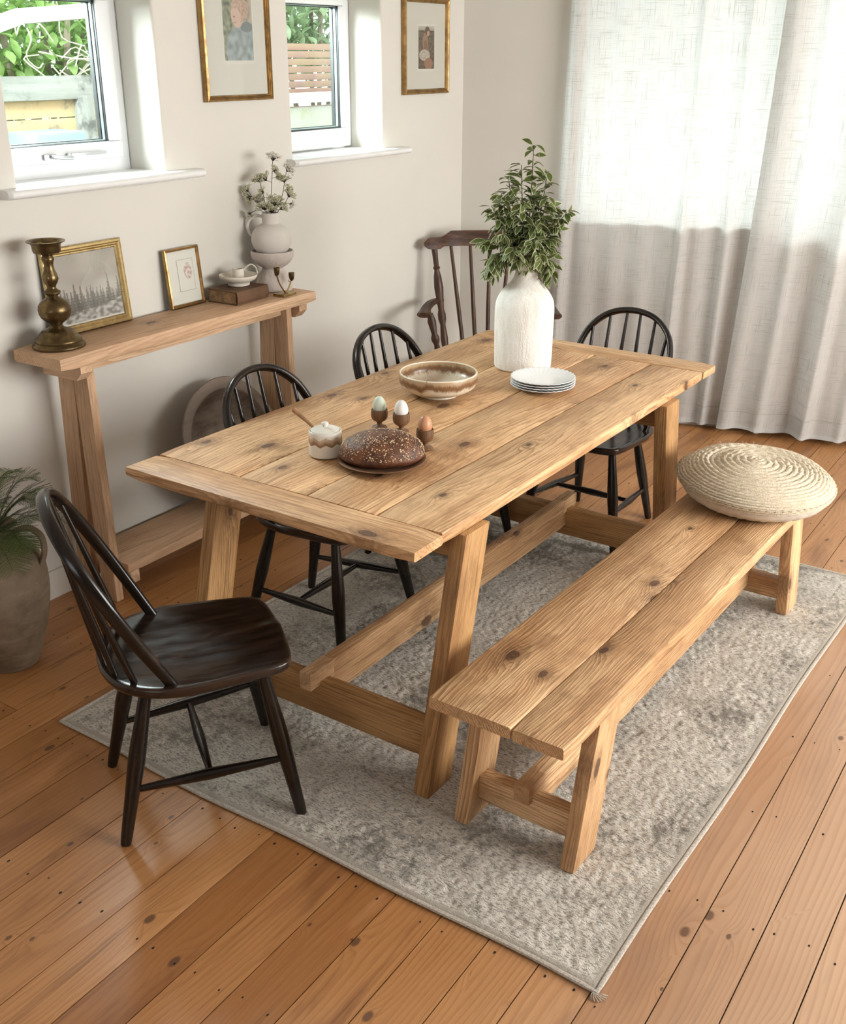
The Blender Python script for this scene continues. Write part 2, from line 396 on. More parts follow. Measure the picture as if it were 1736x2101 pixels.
def linen(name):
    n = NT(name); P = n.attr('wc')
    wv = n.noise(n.vmath('MULTIPLY', P, (230, 5.5, 0)), 1, 2, .7); wh = n.noise(n.vmath('MULTIPLY', P, (7, 260, 0)), 1, 2, .7)
    sl = n.math('MAXIMUM', n.ss(wv, .52, .70), n.ss(wh, .52, .70))
    pt = n.ss(n.noise(n.vmath('MULTIPLY', P, (9, 9, 0)), 1, 3, .6), .30, .62)
    hem = n.math('GREATER_THAN', n.attr('wc', 1).node.outputs['Fac'] if False else 0.0, .5)
    sl = n.math('MULTIPLY', sl, n.math('MULTIPLY_ADD', pt, .6, .4))
    fine = n.noise(n.vmath('MULTIPLY', P, (900, 900, 0)), 1, 1, .5)
    ct = n.mix(sl, (.74, .73, .715), (.36, .345, .32))
    cdif = n.mix(n.math('MULTIPLY', sl, .35), (.80, .77, .73), (.70, .67, .62))
    tr = n.new('ShaderNodeBsdfTranslucent'); n.put(tr.inputs[0], ct)
    n.set(cdif, .9, 0, .08)
    n.bump(n.math('ADD', n.math('MULTIPLY', sl, .8), n.math('MULTIPLY', fine, .5)), .35, .0012)
    mx = n.new('ShaderNodeMixShader'); mx.inputs[0].default_value = .50
    n.link(n.b.outputs[0], mx.inputs[1]); n.link(tr.outputs[0], mx.inputs[2]); n.link(mx.outputs[0], n.out.inputs[0])
    return n.mat
M['stitch'] = plain('beige_stitching', (.42, .38, .33), .9)
M['linen'] = linen('slubbed_white_linen')

def glassmat(name, tint=(1, 1, 1), refl=.08):
    n = NT(name); n.n.remove(n.b)
    t = n.new('ShaderNodeBsdfTransparent'); t.inputs[0].default_value = (*tint, 1); g = n.new('ShaderNodeBsdfGlossy'); g.inputs['Roughness'].default_value = .01
    lw = n.new('ShaderNodeLayerWeight'); fc_ = n.math('POWER', lw.outputs['Facing'], 4.5)
    mx = n.new('ShaderNodeMixShader'); n.link(n.math('MULTIPLY_ADD', fc_, .6, refl*.5, clamp=True), mx.inputs[0])
    n.link(t.outputs[0], mx.inputs[1]); n.link(g.outputs[0], mx.inputs[2]); n.link(mx.outputs[0], n.out.inputs[0]); return n.mat
M['glass'] = glassmat('window_glass', (.93, .97, .95), .04)
M['pglass'] = glassmat('picture_glass', (.97, .97, .96), .11)

# ------------------------------------------------------------------ room shell
def wall_holes(name, O, U, N, L, H, T, holes, mat, bev=.012, z0=0):
    """solid wall: origin O, along U, inward normal N, length L, height H, thickness T; holes (u0,u1,z0,z1)"""
    us = sorted({0, L, *[h[0] for h in holes], *[h[1] for h in holes]}); zs = sorted({z0, H, *[h[2] for h in holes], *[h[3] for h in holes]})
    bm = bmesh.new(); O = Vector(O); U = Vector(U); N = Vector(N)
    def solid(i, j):
        if i < 0 or j < 0 or i >= len(us)-1 or j >= len(zs)-1: return False
        a = (us[i]+us[i+1])/2; b = (zs[j]+zs[j+1])/2
        return not any(h[0] < a < h[1] and h[2] < b < h[3] for h in holes)
    vc = {}
    def V(i, j, k):
        if (i, j, k) not in vc: vc[(i, j, k)] = bm.verts.new(O+U*us[i]+Vector((0, 0, zs[j]))-N*T*k)
        return vc[(i, j, k)]
    for i in range(len(us)-1):
        for j in range(len(zs)-1):
            if not solid(i, j): continue
            bm.faces.new((V(i, j, 0), V(i+1, j, 0), V(i+1, j+1, 0), V(i, j+1, 0)))
            bm.faces.new((V(i, j, 1), V(i, j+1, 1), V(i+1, j+1, 1), V(i+1, j, 1)))
            if not solid(i-1, j): bm.faces.new((V(i, j, 0), V(i, j+1, 0), V(i, j+1, 1), V(i, j, 1)))
            if not solid(i+1, j): bm.faces.new((V(i+1, j, 0), V(i+1, j, 1), V(i+1, j+1, 1), V(i+1, j+1, 0)))
            if not solid(i, j-1): bm.faces.new((V(i, j, 0), V(i, j, 1), V(i+1, j, 1), V(i+1, j, 0)))
            if not solid(i, j+1): bm.faces.new((V(i, j+1, 0), V(i+1, j+1, 0), V(i+1, j+1, 1), V(i, j+1, 1)))
    bmesh.ops.recalc_face_normals(bm, faces=bm.faces)
    eds = []
    for e in bm.edges:
        m_ = (e.verts[0].co+e.verts[1].co)/2-O; u_ = m_.dot(U)
        if abs(m_.dot(N)) < 1e-4 and any(h[0]-1e-4 <= u_ <= h[1]+1e-4 and h[2]-1e-4 <= m_.z <= h[3]+1e-4 for h in holes) and len(e.link_faces) == 2 and e.calc_face_angle(0) > .5: eds.append(e)
    if bev: bmesh.ops.bevel(bm, geom=eds, offset=bev, segments=4, affect='EDGES', profile=.5)
    me = bpy.data.meshes.new(name); bm.to_mesh(me); bm.free(); me.materials.append(mat)
    o = bpy.data.objects.new(name, me); COL.objects.link(o); o['kind'] = 'structure'
    if bev:
        me.polygons.foreach_set('use_smooth', [p.area < .05 for p in me.polygons]); me.set_sharp_from_angle(angle=math.radians(35))
    return o
CH = 2.55
W1 = (2.306, 2.968, 1.44, 2.16); W2 = (3.712, 4.375, 1.44, 2.16)
RX, FY = 2.1, -1.9
YR = WY + (RX-WX)*math.tan(BW)
wall_holes('wall_left', (WX, FY, 0), (0, 1, 0), (1, 0, 0), WY-FY+.25, CH, .30, [(W1[0]-FY, W1[1]-FY, W1[2], W1[3]), (W2[0]-FY, W2[1]-FY, W2[2], W2[3])], M['wall'])
BL = (RX-WX)/math.cos(BW)
BWIN = (.60, 4.1, 1.075, 2.35)
wall_holes('wall_back', (WX, WY, 0), bd, bn, BL, CH, .30, [BWIN], M['wall'])
RWIN = (.6, 3.2, .9, 2.2)
wall_holes('wall_right', (RX, YR, 0), (0, -1, 0), (-1, 0, 0), YR-FY, CH, .3, [(YR-5.3, YR-1.7, .85, 2.35)], M['wallfar'])
wall_holes('wall_front', (WX, FY, 0), (1, 0, 0), (0, 1, 0), RX-WX, CH, .3, [(1.4, 3.2, 1.0, 2.2)], M['wallfar'])
mb = MB(); box(mb, ((WX+RX)/2, (FY+6.9)/2, CH+.05), (RX-WX+.8, 6.9-FY+.8, .1), bevel=0); mb.build('ceiling', M['ceil'], kind='structure', smooth=False)

# floorboards run away from the camera; 130.5 mm pitch
mb = MB(); PIT0 = .1305; x = -1.556-PIT0*12
while x < RX:
    y = FY; x1 = min(x+PIT0, RX); x0 = max(x, WX-.02)
    cuts = [FY, random.uniform(1.0, 5.5), 7.3] if random.random() < .30 and x < -1 else [FY, 7.3]
    for a, b in zip(cuts[:-1], cuts[1:]):
        b2 = b
        ymax = WY + (x0-WX)*math.tan(BW)+.25
        b2 = min(b, ymax)
        if b2 <= a or x1-x0 < .01: continue
        rv = random.random()
        i0 = len(mb.v); box(mb, ((x0+x1)/2, (a+b2)/2, -.011), (x1-x0-.0030, b2-a-.0020, .022), 1, bevel=0)
        for k in range(i0, len(mb.v)): mb.c[k] = (rv, rv*.5+.01, .2)
    x += PIT0
mb.c[0] = (.5, .5, .4)
fl = mb.build('floor', M['floor'], smooth=False, kind='structure')
mb = MB(); box(mb, ((WX+RX)/2, 2.55, -.045), (RX-WX, 8.9, .04), bevel=0)
# nail holes, two per board at every joist
mi0 = 0
for j in range(-3, 16):
    yj = 1.62+j*.41
    for b in range(-12, 27):
        xb = -1.556+b*PIT0
        if xb < WX+.05 or xb > RX-.15 or yj < FY+.1: continue
        for dx in (.028, .102):
            if random.random() < .12: continue
            cx = xb+dx+random.uniform(-.006, .006); cy = yj+random.uniform(-.012, .012); rr = random.uniform(.0022, .0036)
            if cy > WY+(cx-WX)*math.tan(BW)-.02: continue
            mb.add([(cx+rr*math.cos(q)*.9, cy+rr*1.4*math.sin(q), .0004) for q in [k*PI/4 for k in range(8)]], [tuple(range(8))])
mb.build('joists_and_nail_holes', M['gap'], parent=fl, smooth=False)

# skirting
mb = MB(); box(mb, (WX+.008, (FY+WY)/2, .055), (.016, WY-FY, .11), 1, bevel=.005); mb.build('baseboard_left', M['skirt'], kind='structure')
mb = MB(); Mb = Matrix.Translation((WX, WY, 0)) @ Matrix.Rotation(BW, 4, 'Z')
box(mb, (BL/2, -.008, .055), (BL, .016, .11), 0, M=Mb, bevel=.005); mb.build('baseboard_back', M['skirt'], kind='structure')

# window boards (sills) with bullnose
def sill(name, y0, y1, z, parent, xin):
    mb = MB(); R = .014
    prof = [(xin, z-.03), (WX+.045, z-.03)]
    for k in range(9): q = -PI/2+PI*k/8; prof.append((WX+.045+.016*math.cos(q), z-.015+.015*math.sin(q)))
    prof.append((xin, z)); n = len(prof); V = []; F = []
    for y, s in ((y0, 0), (y0+.01, 1), (y1-.01, 1), (y1, 0)):
        for (a, b) in prof:
            aa = a if s or a < WX else a-.012
            V.append((aa, y, b))
    for i in range(3):
        for j in range(n): F.append((i*n+j, i*n+(j+1) % n, (i+1)*n+(j+1) % n, (i+1)*n+j))
    F.append(tuple(range(n))); F.append(tuple(3*n+j for j in range(n)))
    mb.add(V, F); o = mb.build(name, M['gloss'], parent); return o
def bar_frame(mb, x, y0, y1, z0, z1, wd, dep, bev=.006, wbot=None, wtop=None):
    wb = wbot or wd; wt = wtop or wd
    box(mb, (x, (y0+y1)/2, z0+wb/2), (dep, y1-y0, wb), 1, bevel=bev); box(mb, (x, (y0+y1)/2, z1-wt/2), (dep, y1-y0, wt), 1, bevel=bev)
    box(mb, (x, y0+wd/2, (z0+z1)/2), (dep, wd, z1-z0-wb-wt+.004), 2, bevel=bev); box(mb, (x, y1-wd/2, (z0+z1)/2), (dep, wd, z1-z0-wb-wt+.004), 2, bevel=bev)
XF = -3.335
def casement(idx, W, sash):
    z0 = W[2]+.03; y0, y1, z1 = W[0]+.003, W[1]-.003, W[3]-.003
    mb = MB(); bar_frame(mb, XF, y0, y1, z0, z1, .045, .06, wbot=.055)
    root = mb.build('window_%d' % idx, M['upvc'], kind='structure')
    if sash:
        a, b, c, d = y0+.040, y1-.040, z0+.048, z1-.040
        mb = MB(); bar_frame(mb, XF+.018, a, b, c, d, .062, .055, bev=.012)
        s = mb.build('sash', M['upvc'], root); g0, g1, g2, g3 = a+.058, b-.058, c+.058, d-.058
        gx = XF+.03
    else:
        g0, g1, g2, g3 = y0+.072, y1-.072, z0+.085, z1-.072; gx = XF+.02
        mb = MB(); bar_frame(mb, XF+.012, y0+.04, y1-.04, z0+.05, z1-.04, .036, .045, bev=.012); mb.build('glazing_bead', M['upvc'], root)
    mb = MB(); bar_frame(mb, gx, g0, g1, g2, g3, .006, .010, bev=.001); mb.build('gasket', M['rubber'], root)
    mb = MB(); bar_frame(mb, gx-.03, g0, g1, g2, g3, .012, .018, bev=.001); mb.build('glazing_spacer', [M['rubber']], root)
    mb = MB(); bar_frame(mb, gx-.012, g0, g1, g2, g3, .009, .014, bev=.001); mb.build('glazing_spacer', [M['spacer']], root)
    mb = MB(); box(mb, (gx-.008, (g0+g1)/2, (g2+g3)/2), (.004, g1-g0, g3-g2), bevel=0); mb.build('glass_pane', M['glass'], root, smooth=False)
    return root, z0
w1, z1_ = casement(1, W1, True); w2, z2_ = casement(2, W2, False)
sill('window_sill', W1[0]-.075, 3.128, W1[2]+.033, w1, XF-.02); sill('window_sill', W2[0]-.045, 4.545, W2[2]+.025, w2, XF-.02)
# stay handle on the opening light
mb = MB(); xh = XF+.052; zh = z1_+.072
box(mb, (xh+.004, 2.575, zh), (.006, .050, .020), bevel=.002); box(mb, (xh+.014, 2.585, zh+.002), (.014, .026, .012), bevel=.004)
tube(mb, spline([(xh+.02, 2.575, zh+.004), (xh+.026, 2.61, zh-.002), (xh+.024, 2.66, zh-.006)], 5), (.004, .007), 8)
box(mb, (xh+.006, 2.66, zh-.002), (.010, .018, .022), bevel=.002); box(mb, (xh+.008, 2.745, zh+.002), (.008, .16, .012), bevel=.002)
mb.build('window_stay', M['steel'], [c_ for c_ in w1.children if c_.name.startswith('sash')][0])
# big window behind the curtains
mb = MB(); Mw = Matrix.Translation((WX, WY, 0)) @ Matrix.Rotation(BW, 4, 'Z')
def bbar(s0, s1, z0, z1, dep=.06, y=.22): box(mb, ((s0+s1)/2, y, (z0+z1)/2), (s1-s0, dep, z1-z0), M=Mw, bevel=.006)
bbar(BWIN[0], BWIN[1], BWIN[2], BWIN[2]+.05); bbar(BWIN[0], BWIN[1], BWIN[3]-.06, BWIN[3])
for s in (BWIN[0], BWIN[1]-.06): bbar(s, s+.06, BWIN[2], BWIN[3])
w3 = mb.build('window_3', M['upvc'], kind='structure')
mb = MB(); box(mb, ((BWIN[0]+BWIN[1])/2, .22, (BWIN[2]+BWIN[3])/2), (BWIN[1]-BWIN[0]-.1, .004, BWIN[3]-BWIN[2]-.1), M=Mw, bevel=0); mb.build('glass_pane', M['glass'], w3, smooth=False)
mb = MB(); box(mb, ((BWIN[0]+BWIN[1])/2, .10, BWIN[2]-.008), (BWIN[1]-BWIN[0]+.06, .26, .022), M=Mw, bevel=.006); mb.build('window_sill', M['gloss'], w3)

# ------------------------------------------------------------------ outdoors
M['ground'] = plain('garden_ground', (.22, .24, .16), .95, nscale=3, namt=.3)
mb = MB(); box(mb, (-8, 4, -.12), (9.0, 16, .1), bevel=0); mb.build('outdoor_ground_1', M['ground'], kind='structure', smooth=False)  # garden ground slab outside the windows
def fencemat(name, a, b, c):
    n = NT(name); p = n.attr('wc'); f = n.noise(n.vmath('MULTIPLY', p, (1.5, 14, 14)), 1, 5, .7); g = n.noise(p, 3.2, 5, .7)
    col = n.mix(n.ss(f, .3, .7), a, b); col = n.mix(n.ss(g, .52, .66), col, c); return n.set(col, .9, 0, .1)
M['fenceA'] = fencemat('weathered_fence', (0.361, 0.311, 0.176), (0.399, 0.277, 0.160), (0.139, 0.130, 0.105))
M['fenceB'] = fencemat('red_fence', (0.386, 0.218, 0.176), (0.399, 0.294, 0.189), (0.378, 0.244, 0.210))
M['mould'] = fencemat('mottled_post', (0.176, 0.176, 0.160), (0.252, 0.252, 0.227), (0.084, 0.084, 0.076))
M['bleach'] = fencemat('bleached_board', (0.386, 0.378, 0.311), (0.399, 0.391, 0.361), (0.336, 0.353, 0.218))
fr = thing('garden_fence', 'weathered yellow plank fence with mottled rail and post outside left window', 'fence', (-5.5, 4.6, -.07))
mb = MB()
for k in range(14): box(mb, (0, 0, 1.66-k*.123), (.022, 2.0, .117), 1, bevel=.002)
mb.build('fence_boards', M['fenceA'], fr)
mb = MB(); box(mb, (.03, 0, 1.765), (.05, 2.0, .13), 1, bevel=.004); mb.build('top_rail', M['mould'], fr)
mb = MB(); box(mb, (.04, -.02, .86), (.07, .10, 1.72), 2, bevel=.004); box(mb, (.04, .93, .86), (.07, .10, 1.72), 2, bevel=.004); mb.build('post', M['mould'], fr)
fr = thing('slatted_fence', 'pinkish red slatted fence seen through the right window', 'fence', (-6.1, 7.7, -.07))
mb = MB()
for k in range(8): box(mb, (0, 0, 2.0-k*.057), (.02, 2.6, .050), 1, bevel=.002)
for k in range(16): box(mb, (.01, 0, 1.50-k*.1), (.02, 2.6, .094), 1, bevel=.002)
mb.build('slats', M['fenceB'], fr)
fr = thing('low_garden_wall', 'pale bleached timber wall with white coping below red slatted fence', 'wall', (-5.6, 7.3, -.07))
mb = MB()
for k in range(8): box(mb, (0, 0, 1.48-k*.2), (.05, 2.4, .19), 1, bevel=.004)
mb.build('timber_boards', M['bleach'], fr)
mb = MB(); box(mb, (0.02, 0, 1.64), (.10, 2.4, .07), 1, bevel=.006); mb.build('coping', plain('white_coping', (.55, .55, .53), .8), fr)
mb = MB()
tube(mb, [(0, -1.1, -.42), (0, -.62, -.12), (0, .02, .07), (0, .6, .12), (0, 1.3, .14)], (.04, .045), 8, up=(1, 0, 0), power=.4)
o = mb.build('pergola_beam', M['bleach'], label='pale mossy arched timber beam above garden fence, left window', cat='beam'); o.location = (-5.3, 4.05, 1.99)
def leafmat(name, a, b, tr=.3):
    n = NT(name); g = n.noise(n.attr('wc'), 9, 3, .6); c = n.mix(n.ss(g, .3, .7), a, b)
    n.set(c, .45, 0, .3); t = n.new('ShaderNodeBsdfTranslucent'); n.put(t.inputs[0], c); mx = n.new('ShaderNodeMixShader'); mx.inputs[0].default_value = tr
    n.link(n.b.outputs[0], mx.inputs[1]); n.link(t.outputs[0], mx.inputs[2]); n.link(mx.outputs[0], n.out.inputs[0]); return n.mat
M['hedge'] = leafmat('hedge_leaves', (0.225, 0.375, 0.105), (0.413, 0.585, 0.225), .35)
M['hedge2'] = leafmat('soft_green_leaves', (0.272, 0.400, 0.208), (0.496, 0.624, 0.384), .35)
M['twig'] = plain('grey_bark', (.26, .22, .16), .9)
M['twigpale'] = plain('pale_dead_stems', (.50, .46, .38), .8)
def leaf(mb, p, d, up, L, Wd, mi=0, curl=.15):
    d = Vector(d).normalized(); s = d.cross(Vector(up)); s = s.normalized() if s.length > 1e-4 else Vector((1, 0, 0)); nrm = s.cross(d)
    V = []
    for t, w_ in ((0, 0), (.25, .75), (.55, 1), (.82, .6), (1, 0)):
        c = p+d*L*t-nrm*curl*L*t*t
        if w_ == 0: V.append(c)
        else: V += [c-s*Wd/2*w_+nrm*Wd*.12, c, c+s*Wd/2*w_+nrm*Wd*.12]
    F = [(0, 2, 1), (0, 3, 2), (1, 2, 5, 4), (2, 3, 6, 5), (4, 5, 8, 7), (5, 6, 9, 8), (7, 8, 10), (8, 9, 10)]
    mb.add(V, F, None, mi)
def shrub(name, label, c, rad, n, L, mat, dead=0, trunk=True):
    root = thing(name, label, 'shrub', (c[0], c[1], -.07))
    mb = MB(); mt = MB()
    for k in range(n):
        v = Vector(rng.normal(size=3)); v.normalize(); v *= random.uniform(.45, 1)
        p = Vector((v.x*rad[0], v.y*rad[1], v.z*rad[2]+c[2]+.07)); d = Vector(rng.normal(size=3)); d.z -= .2
        leaf(mb, p, d, (0, 0, 1), L*random.uniform(.6, 1.2), L*.5)
    mb.build('foliage', mat, root)
    for k in range(9):
        q = random.uniform(0, 6.28); r_ = random.uniform(.2, .8)
        tube(mt, spline([(0.05*k-.2, .06*k-.25, 0), (.5*r_*rad[0]*math.cos(q), .5*r_*rad[1]*math.sin(q), c[2]*.6), (rad[0]*r_*math.cos(q), rad[1]*r_*math.sin(q), c[2]+rad[2]*.5)], 5), .022, 6)
    mt.build('stem', M['twig'], root)
    if dead:
        md = MB()
        for k in range(dead):
            a = Vector((rad[0]*.9, random.uniform(-.2, 1)*rad[1], c[2]+random.uniform(-.9, .5)*rad[2])); pts = [a]
            for _ in range(4): a = a+Vector((random.uniform(-.05, .1), random.uniform(-.16, .16), random.uniform(-.13, .13))); pts.append(a)
            tube(md, spline(pts, 3), .0045, 5)
        md.build('dead_stem', M['twigpale'], root)
shrub('garden_shrub', 'bright green leafy shrub with pale dead stems above the weathered fence', (-6.1, 4.75, 1.95), (.35, 1.05, .42), 1300, .13, M['hedge'], dead=34)
shrub('garden_shrub', 'soft green bush behind the red slatted fence, right window', (-6.8, 8.4, 2.25), (.4, 1.5, .55), 1600, .15, M['hedge2'])
shrub('garden_shrub', 'tall dark tree crown behind pergola beam in left window', (-7.6, 5.6, 2.4), (.5, 1.7, .6), 1500, .12, leafmat('tree_leaves', (.20, .30, .16), (.42, .56, .36)))
pt = thing('planter', 'pale blue garden planter with broad teal leaves at the left window corner', 'planter', (-5.1, 4.0, -.07))
mb = MB(); box(mb, (0, 0, .78), (.26, .34, 1.56), bevel=.02); mb.build('tub', plain('blue_plastic', (.14, .26, .33), .5), pt)
mb = MB()
for k in range(12): q = k*.6; leaf(mb, Vector((.14, -.02, 1.38)), (math.cos(q)*.5+.3, math.sin(q), .35*math.sin(k*1.7)), (0, 0, 1), .22, .11)
mb.build('leaves', leafmat('teal_leaves', (.04, .26, .19), (.14, .40, .26)), pt)

# ------------------------------------------------------------------ radiator behind curtain
mb = MB()
rad = thing('radiator', 'white panel radiator hidden low behind the right curtain', 'radiator', bw(2.60, .055, 0), BW)
box(mb, (0, .0, .445), (1.9, .055, .62), bevel=.008)
for k in range(46): box(mb, (-.92+k*.041, -.031, .445), (.022, .010, .57), bevel=.003)
mb.build('panel', M['gloss'], rad)
mb = MB(); box(mb, (0, .0, .768), (1.9, .075, .022), bevel=.004); mb.build('top_grille', M['gloss'], rad)
for x_ in (-.93, .93): mb = MB(); box(mb, (x_, 0, .075), (.02, .03, .16), bevel=.003); mb.build('pipe', M['gloss'], rad)

# ------------------------------------------------------------------ curtains
def curtain(name, label, s0, s1, z0, z1, off, folds, sway, amp=.012, hem=.10, seed=0):
    offf = off if callable(off) else (lambda q, c_=off: c_)
    nx = int((s1-s0)/.012); nz = 70; mb = MB(); V = []; W = []; F = []
    arc = 0; prev = None
    for j in range(nz+1):
        t = j/nz; z = z0+(z1-z0)*t
        for i in range(nx+1):
            u = i/nx; s = s0+(s1-s0)*u
            o = offf(s)
            for (fs, fw_, fa, grow) in folds:
                o += fa*math.exp(-((s-fs)/fw_)**2)*(1+grow*(1-t))
            o += amp*math.sin(s*17+seed+1.2*math.sin(t*2+s*3))*(.5+.8*(1-t)) + .006*math.sin(s*43+t*3+seed)
            o += .008*mn.noise(Vector((s*3, z*2.2, seed)))
            ss_ = s + sway*(1-t)**1.5*(1-u*.4)
            ripple = .012*mn.noise(Vector((s*5, seed, 3)))*(1-t)**3
            P = bw(ss_, o, z+ripple*(1 if j == 0 else 0)); V.append(P); W.append((s*1.08+seed, z, 0))
    for j in range(nz):
        for i in range(nx): a = j*(nx+1)+i; F.append((a, a+1, a+nx+2, a+nx+1))
    mb.add(V, F, W); root = thing(name, label, 'curtain', (0, 0, 0))
    o = mb.build('curtain_fabric', M['linen'], root, auto=180)
    # stitched hem: a second layer of cloth over the bottom
    mh = MB(); V2 = []; W2_ = []; F2 = []; nh = max(2, int(hem/((z1-z0)/nz))+1)
    for side in (0, 1):
        for j in range(nh+1):
            for i in range(nx+1):
                p = V[j*(nx+1)+i] + bn*(.0035 if side == 0 else -.0035)*(1 if j < nh else .5)
                V2.append(p); W2_.append((W[j*(nx+1)+i][0]+5, W[j*(nx+1)+i][1], 0))
    K = (nh+1)*(nx+1)
    for side in (0, 1):
        for j in range(nh):
            for i in range(nx): a = side*K+j*(nx+1)+i; F2.append((a, a+1, a+nx+2, a+nx+1))
    for i in range(nx): F2.append((i, i+1, K+i+1, K+i))
    for a_ in range(0, 1):
        st_ = MB(); tube(st_, [V[nh*(nx+1)+i]+bn*.0042 for i in range(0, nx+1, 2)], .0011, 5); st_.build('hem_stitching', M['stitch'], root)
    mh.add(V2, F2, W2_); mh.build('hem', M['linen'], root, auto=180)
    return root
curtain('linen_curtain', 'white slubbed linen curtain hanging flat in the corner behind the dark chair', .555, 1.70, .028, 2.42, .050,
        [(.60, .022, .05, .4), (1.20, .020, .030, .8), (1.42, .022, .025, .8)], -.06, amp=.004, seed=1.3)
curtain('linen_curtain', 'white slubbed linen curtain in deep folds, nearest the jute cushion', 1.56, 4.2, .030, 2.42, lambda q: .095+.075*max(0, min(1, (q-1.6)/.6)),
        [(1.60, .050, .035, .8), (1.76, .03, .02, .6), (1.98, .035, .045, .8), (2.17, .030, .025, .8), (2.42, .045, .065, .5), (2.62, .02, .03, .5), (2.85, .06, .05, .5), (3.15, .06, .05, .4), (3.5, .07, .05, .4), (3.85, .06, .05, .4)], -.10, amp=.015, seed=4.1)
mb = MB(); tube(mb, [bw(.45, .11, 2.44), bw(4.3, .11, 2.44)], .012, 10); o = mb.build('curtain_pole', M['steel'], label='slim metal curtain pole above the big window', cat='curtain pole')

# ------------------------------------------------------------------ rug
RO = Vector((-.630, 1.642, 0)); ra = math.radians(178.7); rX = Vector((math.cos(ra), math.sin(ra), 0)); rY = Vector((-math.sin(ra)*-1, 0, 0)); rY = Vector((math.sin(math.radians(1.0)), math.cos(math.radians(1.0)), 0))
NXR, NYR = 460, 610; LX, LY = 1.80, 2.39
def blur(a, k):
    for _ in range(2):
        a = sum(np.roll(a, s, 0) for s in range(-k, k+1))/(2*k+1); a = sum(np.roll(a, s, 1) for s in range(-k, k+1))/(2*k+1)
    return a
f1 = blur(rng.normal(size=(NYR, NXR)), 1); f1 /= f1.std(); f2 = blur(rng.normal(size=(NYR, NXR)), 4); f2 /= f2.std(); f3 = blur(rng.normal(size=(NYR, NXR)), 26); f3 /= f3.std()
gx, gy = np.meshgrid(np.linspace(0, LX, NXR), np.linspace(0, LY, NYR))
ed = np.minimum(np.minimum(gx, LX-gx), np.minimum(gy, LY-gy)); fall = np.clip(ed/.012, 0, 1)**.5; inn = np.clip((ed-.012)/.02, 0, 1)
gz = .0015+.0085*fall + inn*(.0011*f1+.00022*f2) + fall*.0006*f3
wob = .006*np.sin(gx*3.1+.5)*np.exp(-gy/.25) + .004*np.sin(gx*9)*np.exp(-gy/.15)
wob2 = .004*np.sin(gy*5.3)*np.exp(-gx/.2)
px_ = gx+wob2; py_ = gy+wob
co = np.stack([RO.x+px_*rX.x+py_*rY.x, RO.y+px_*rX.y+py_*rY.y, gz], -1).reshape(-1, 3).astype(np.float32)
idx = np.arange(NXR*NYR).reshape(NYR, NXR)
fc = np.stack([idx[:-1, :-1], idx[1:, :-1], idx[1:, 1:], idx[:-1, 1:]], -1).reshape(-1, 4).astype(np.int32)
me = bpy.data.meshes.new('rug_pile'); me.vertices.add(len(co)); me.vertices.foreach_set('co', co.ravel())
me.loops.add(fc.size); me.loops.foreach_set('vertex_index', fc.ravel()); me.polygons.add(len(fc)); me.polygons.foreach_set('loop_start', np.arange(0, fc.size, 4, dtype=np.int32))
me.update(calc_edges=True)
a = me.attributes.new('wc', 'FLOAT_VECTOR', 'POINT'); a.data.foreach_set('vector', np.stack([gx, gy, gx*0], -1).astype(np.float32).ravel())
me.polygons.foreach_set('use_smooth', [True]*len(fc)); me.materials.append(M['rug'])
rug = thing('area_rug', 'distressed cream and grey pile rug under the dining table and bench', 'rug', (0, 0, 0))
o = bpy.data.objects.new('rug_pile', me); COL.objects.link(o); o.parent = rug
mb = MB()
def rp(x, y):
    wb = .006*math.sin(x*3.1+.5)*math.exp(-y/.25)+.004*math.sin(x*9)*math.exp(-y/.15); w2_ = .004*math.sin(y*5.3)*math.exp(-x/.2)
    p = RO+rX*(x+w2_)+rY*(y+wb); p.z = .0065; return p
ring = [rp(LX*k/60, 0) for k in range(60)]+[rp(LX, LY*k/80) for k in range(80)]+[rp(LX-LX*k/60, LY) for k in range(60)]+[rp(0, LY-LY*k/80) for k in range(80)]
tube(mb, ring, (.0065, .0055), 8, up=(0, 0, 1), closed=True); mb.build('bound_edge', M['binding'], rug)
mb = MB()
for k in range(7):
    q = -2.2+k*.35; p = rp(0, 0); tube(mb, spline([p, p+Vector((math.cos(q)*.012, math.sin(q)*.012, .002)), p+Vector((math.cos(q+.5)*.024, math.sin(q+.5)*.022, -.004))], 4), .0011, 5)
mb.build('frayed_corner', M['binding'], rug)

# ------------------------------------------------------------------ dining table
TA = -.0137
tb = thing('dining_table', 'large rustic waxed pine farmhouse dining table with breadboard ends', 'table', (0, 0, 0), TA)
tx0, tx1, ty0, ty1, TH, TT = -2.364, -1.334, 1.922, 3.995, .77, .034
mb = MB(); z = TH-TT/2; bb = .135
longbox(mb, ((tx0+tx1)/2, ty0+bb/2, z), (tx1-tx0, bb-.0015, TT), 0, bevel=.006, wob=.0015)
longbox(mb, ((tx0+tx1)/2, ty1-bb/2, z), (tx1-tx0, bb-.0015, TT), 0, bevel=.006, wob=.0015)
seams = [tx0, -2.036, -1.785, -1.545, tx1]
for a, b in zip(seams[:-1], seams[1:]): longbox(mb, ((a+b)/2, (ty0+ty1)/2, z), (b-a-.005, ty1-ty0-2*bb-.002, TT), 1, bevel=.003, wob=.0012)
mb.build('tabletop', M['pine'], tb)
mb = MB(); box(mb, ((tx0+tx1)/2, (ty0+ty1)/2, TH-TT-.004), (tx1-tx0-.24, ty1-ty0-.3, .006), 1, bevel=0)
def leg_t(xc, yb, yt, z0=.011, z1=None, wx=.048, dy=.118, parent=tb, mat='leg'):
    z1 = z1 or TH-TT; m = MB(); box(m, (xc, yb, (z0+z1)/2), (wx, dy, z1-z0), 2, shear=(0, yt-yb), bevel=.004); return m.build('leg', M[mat], parent)
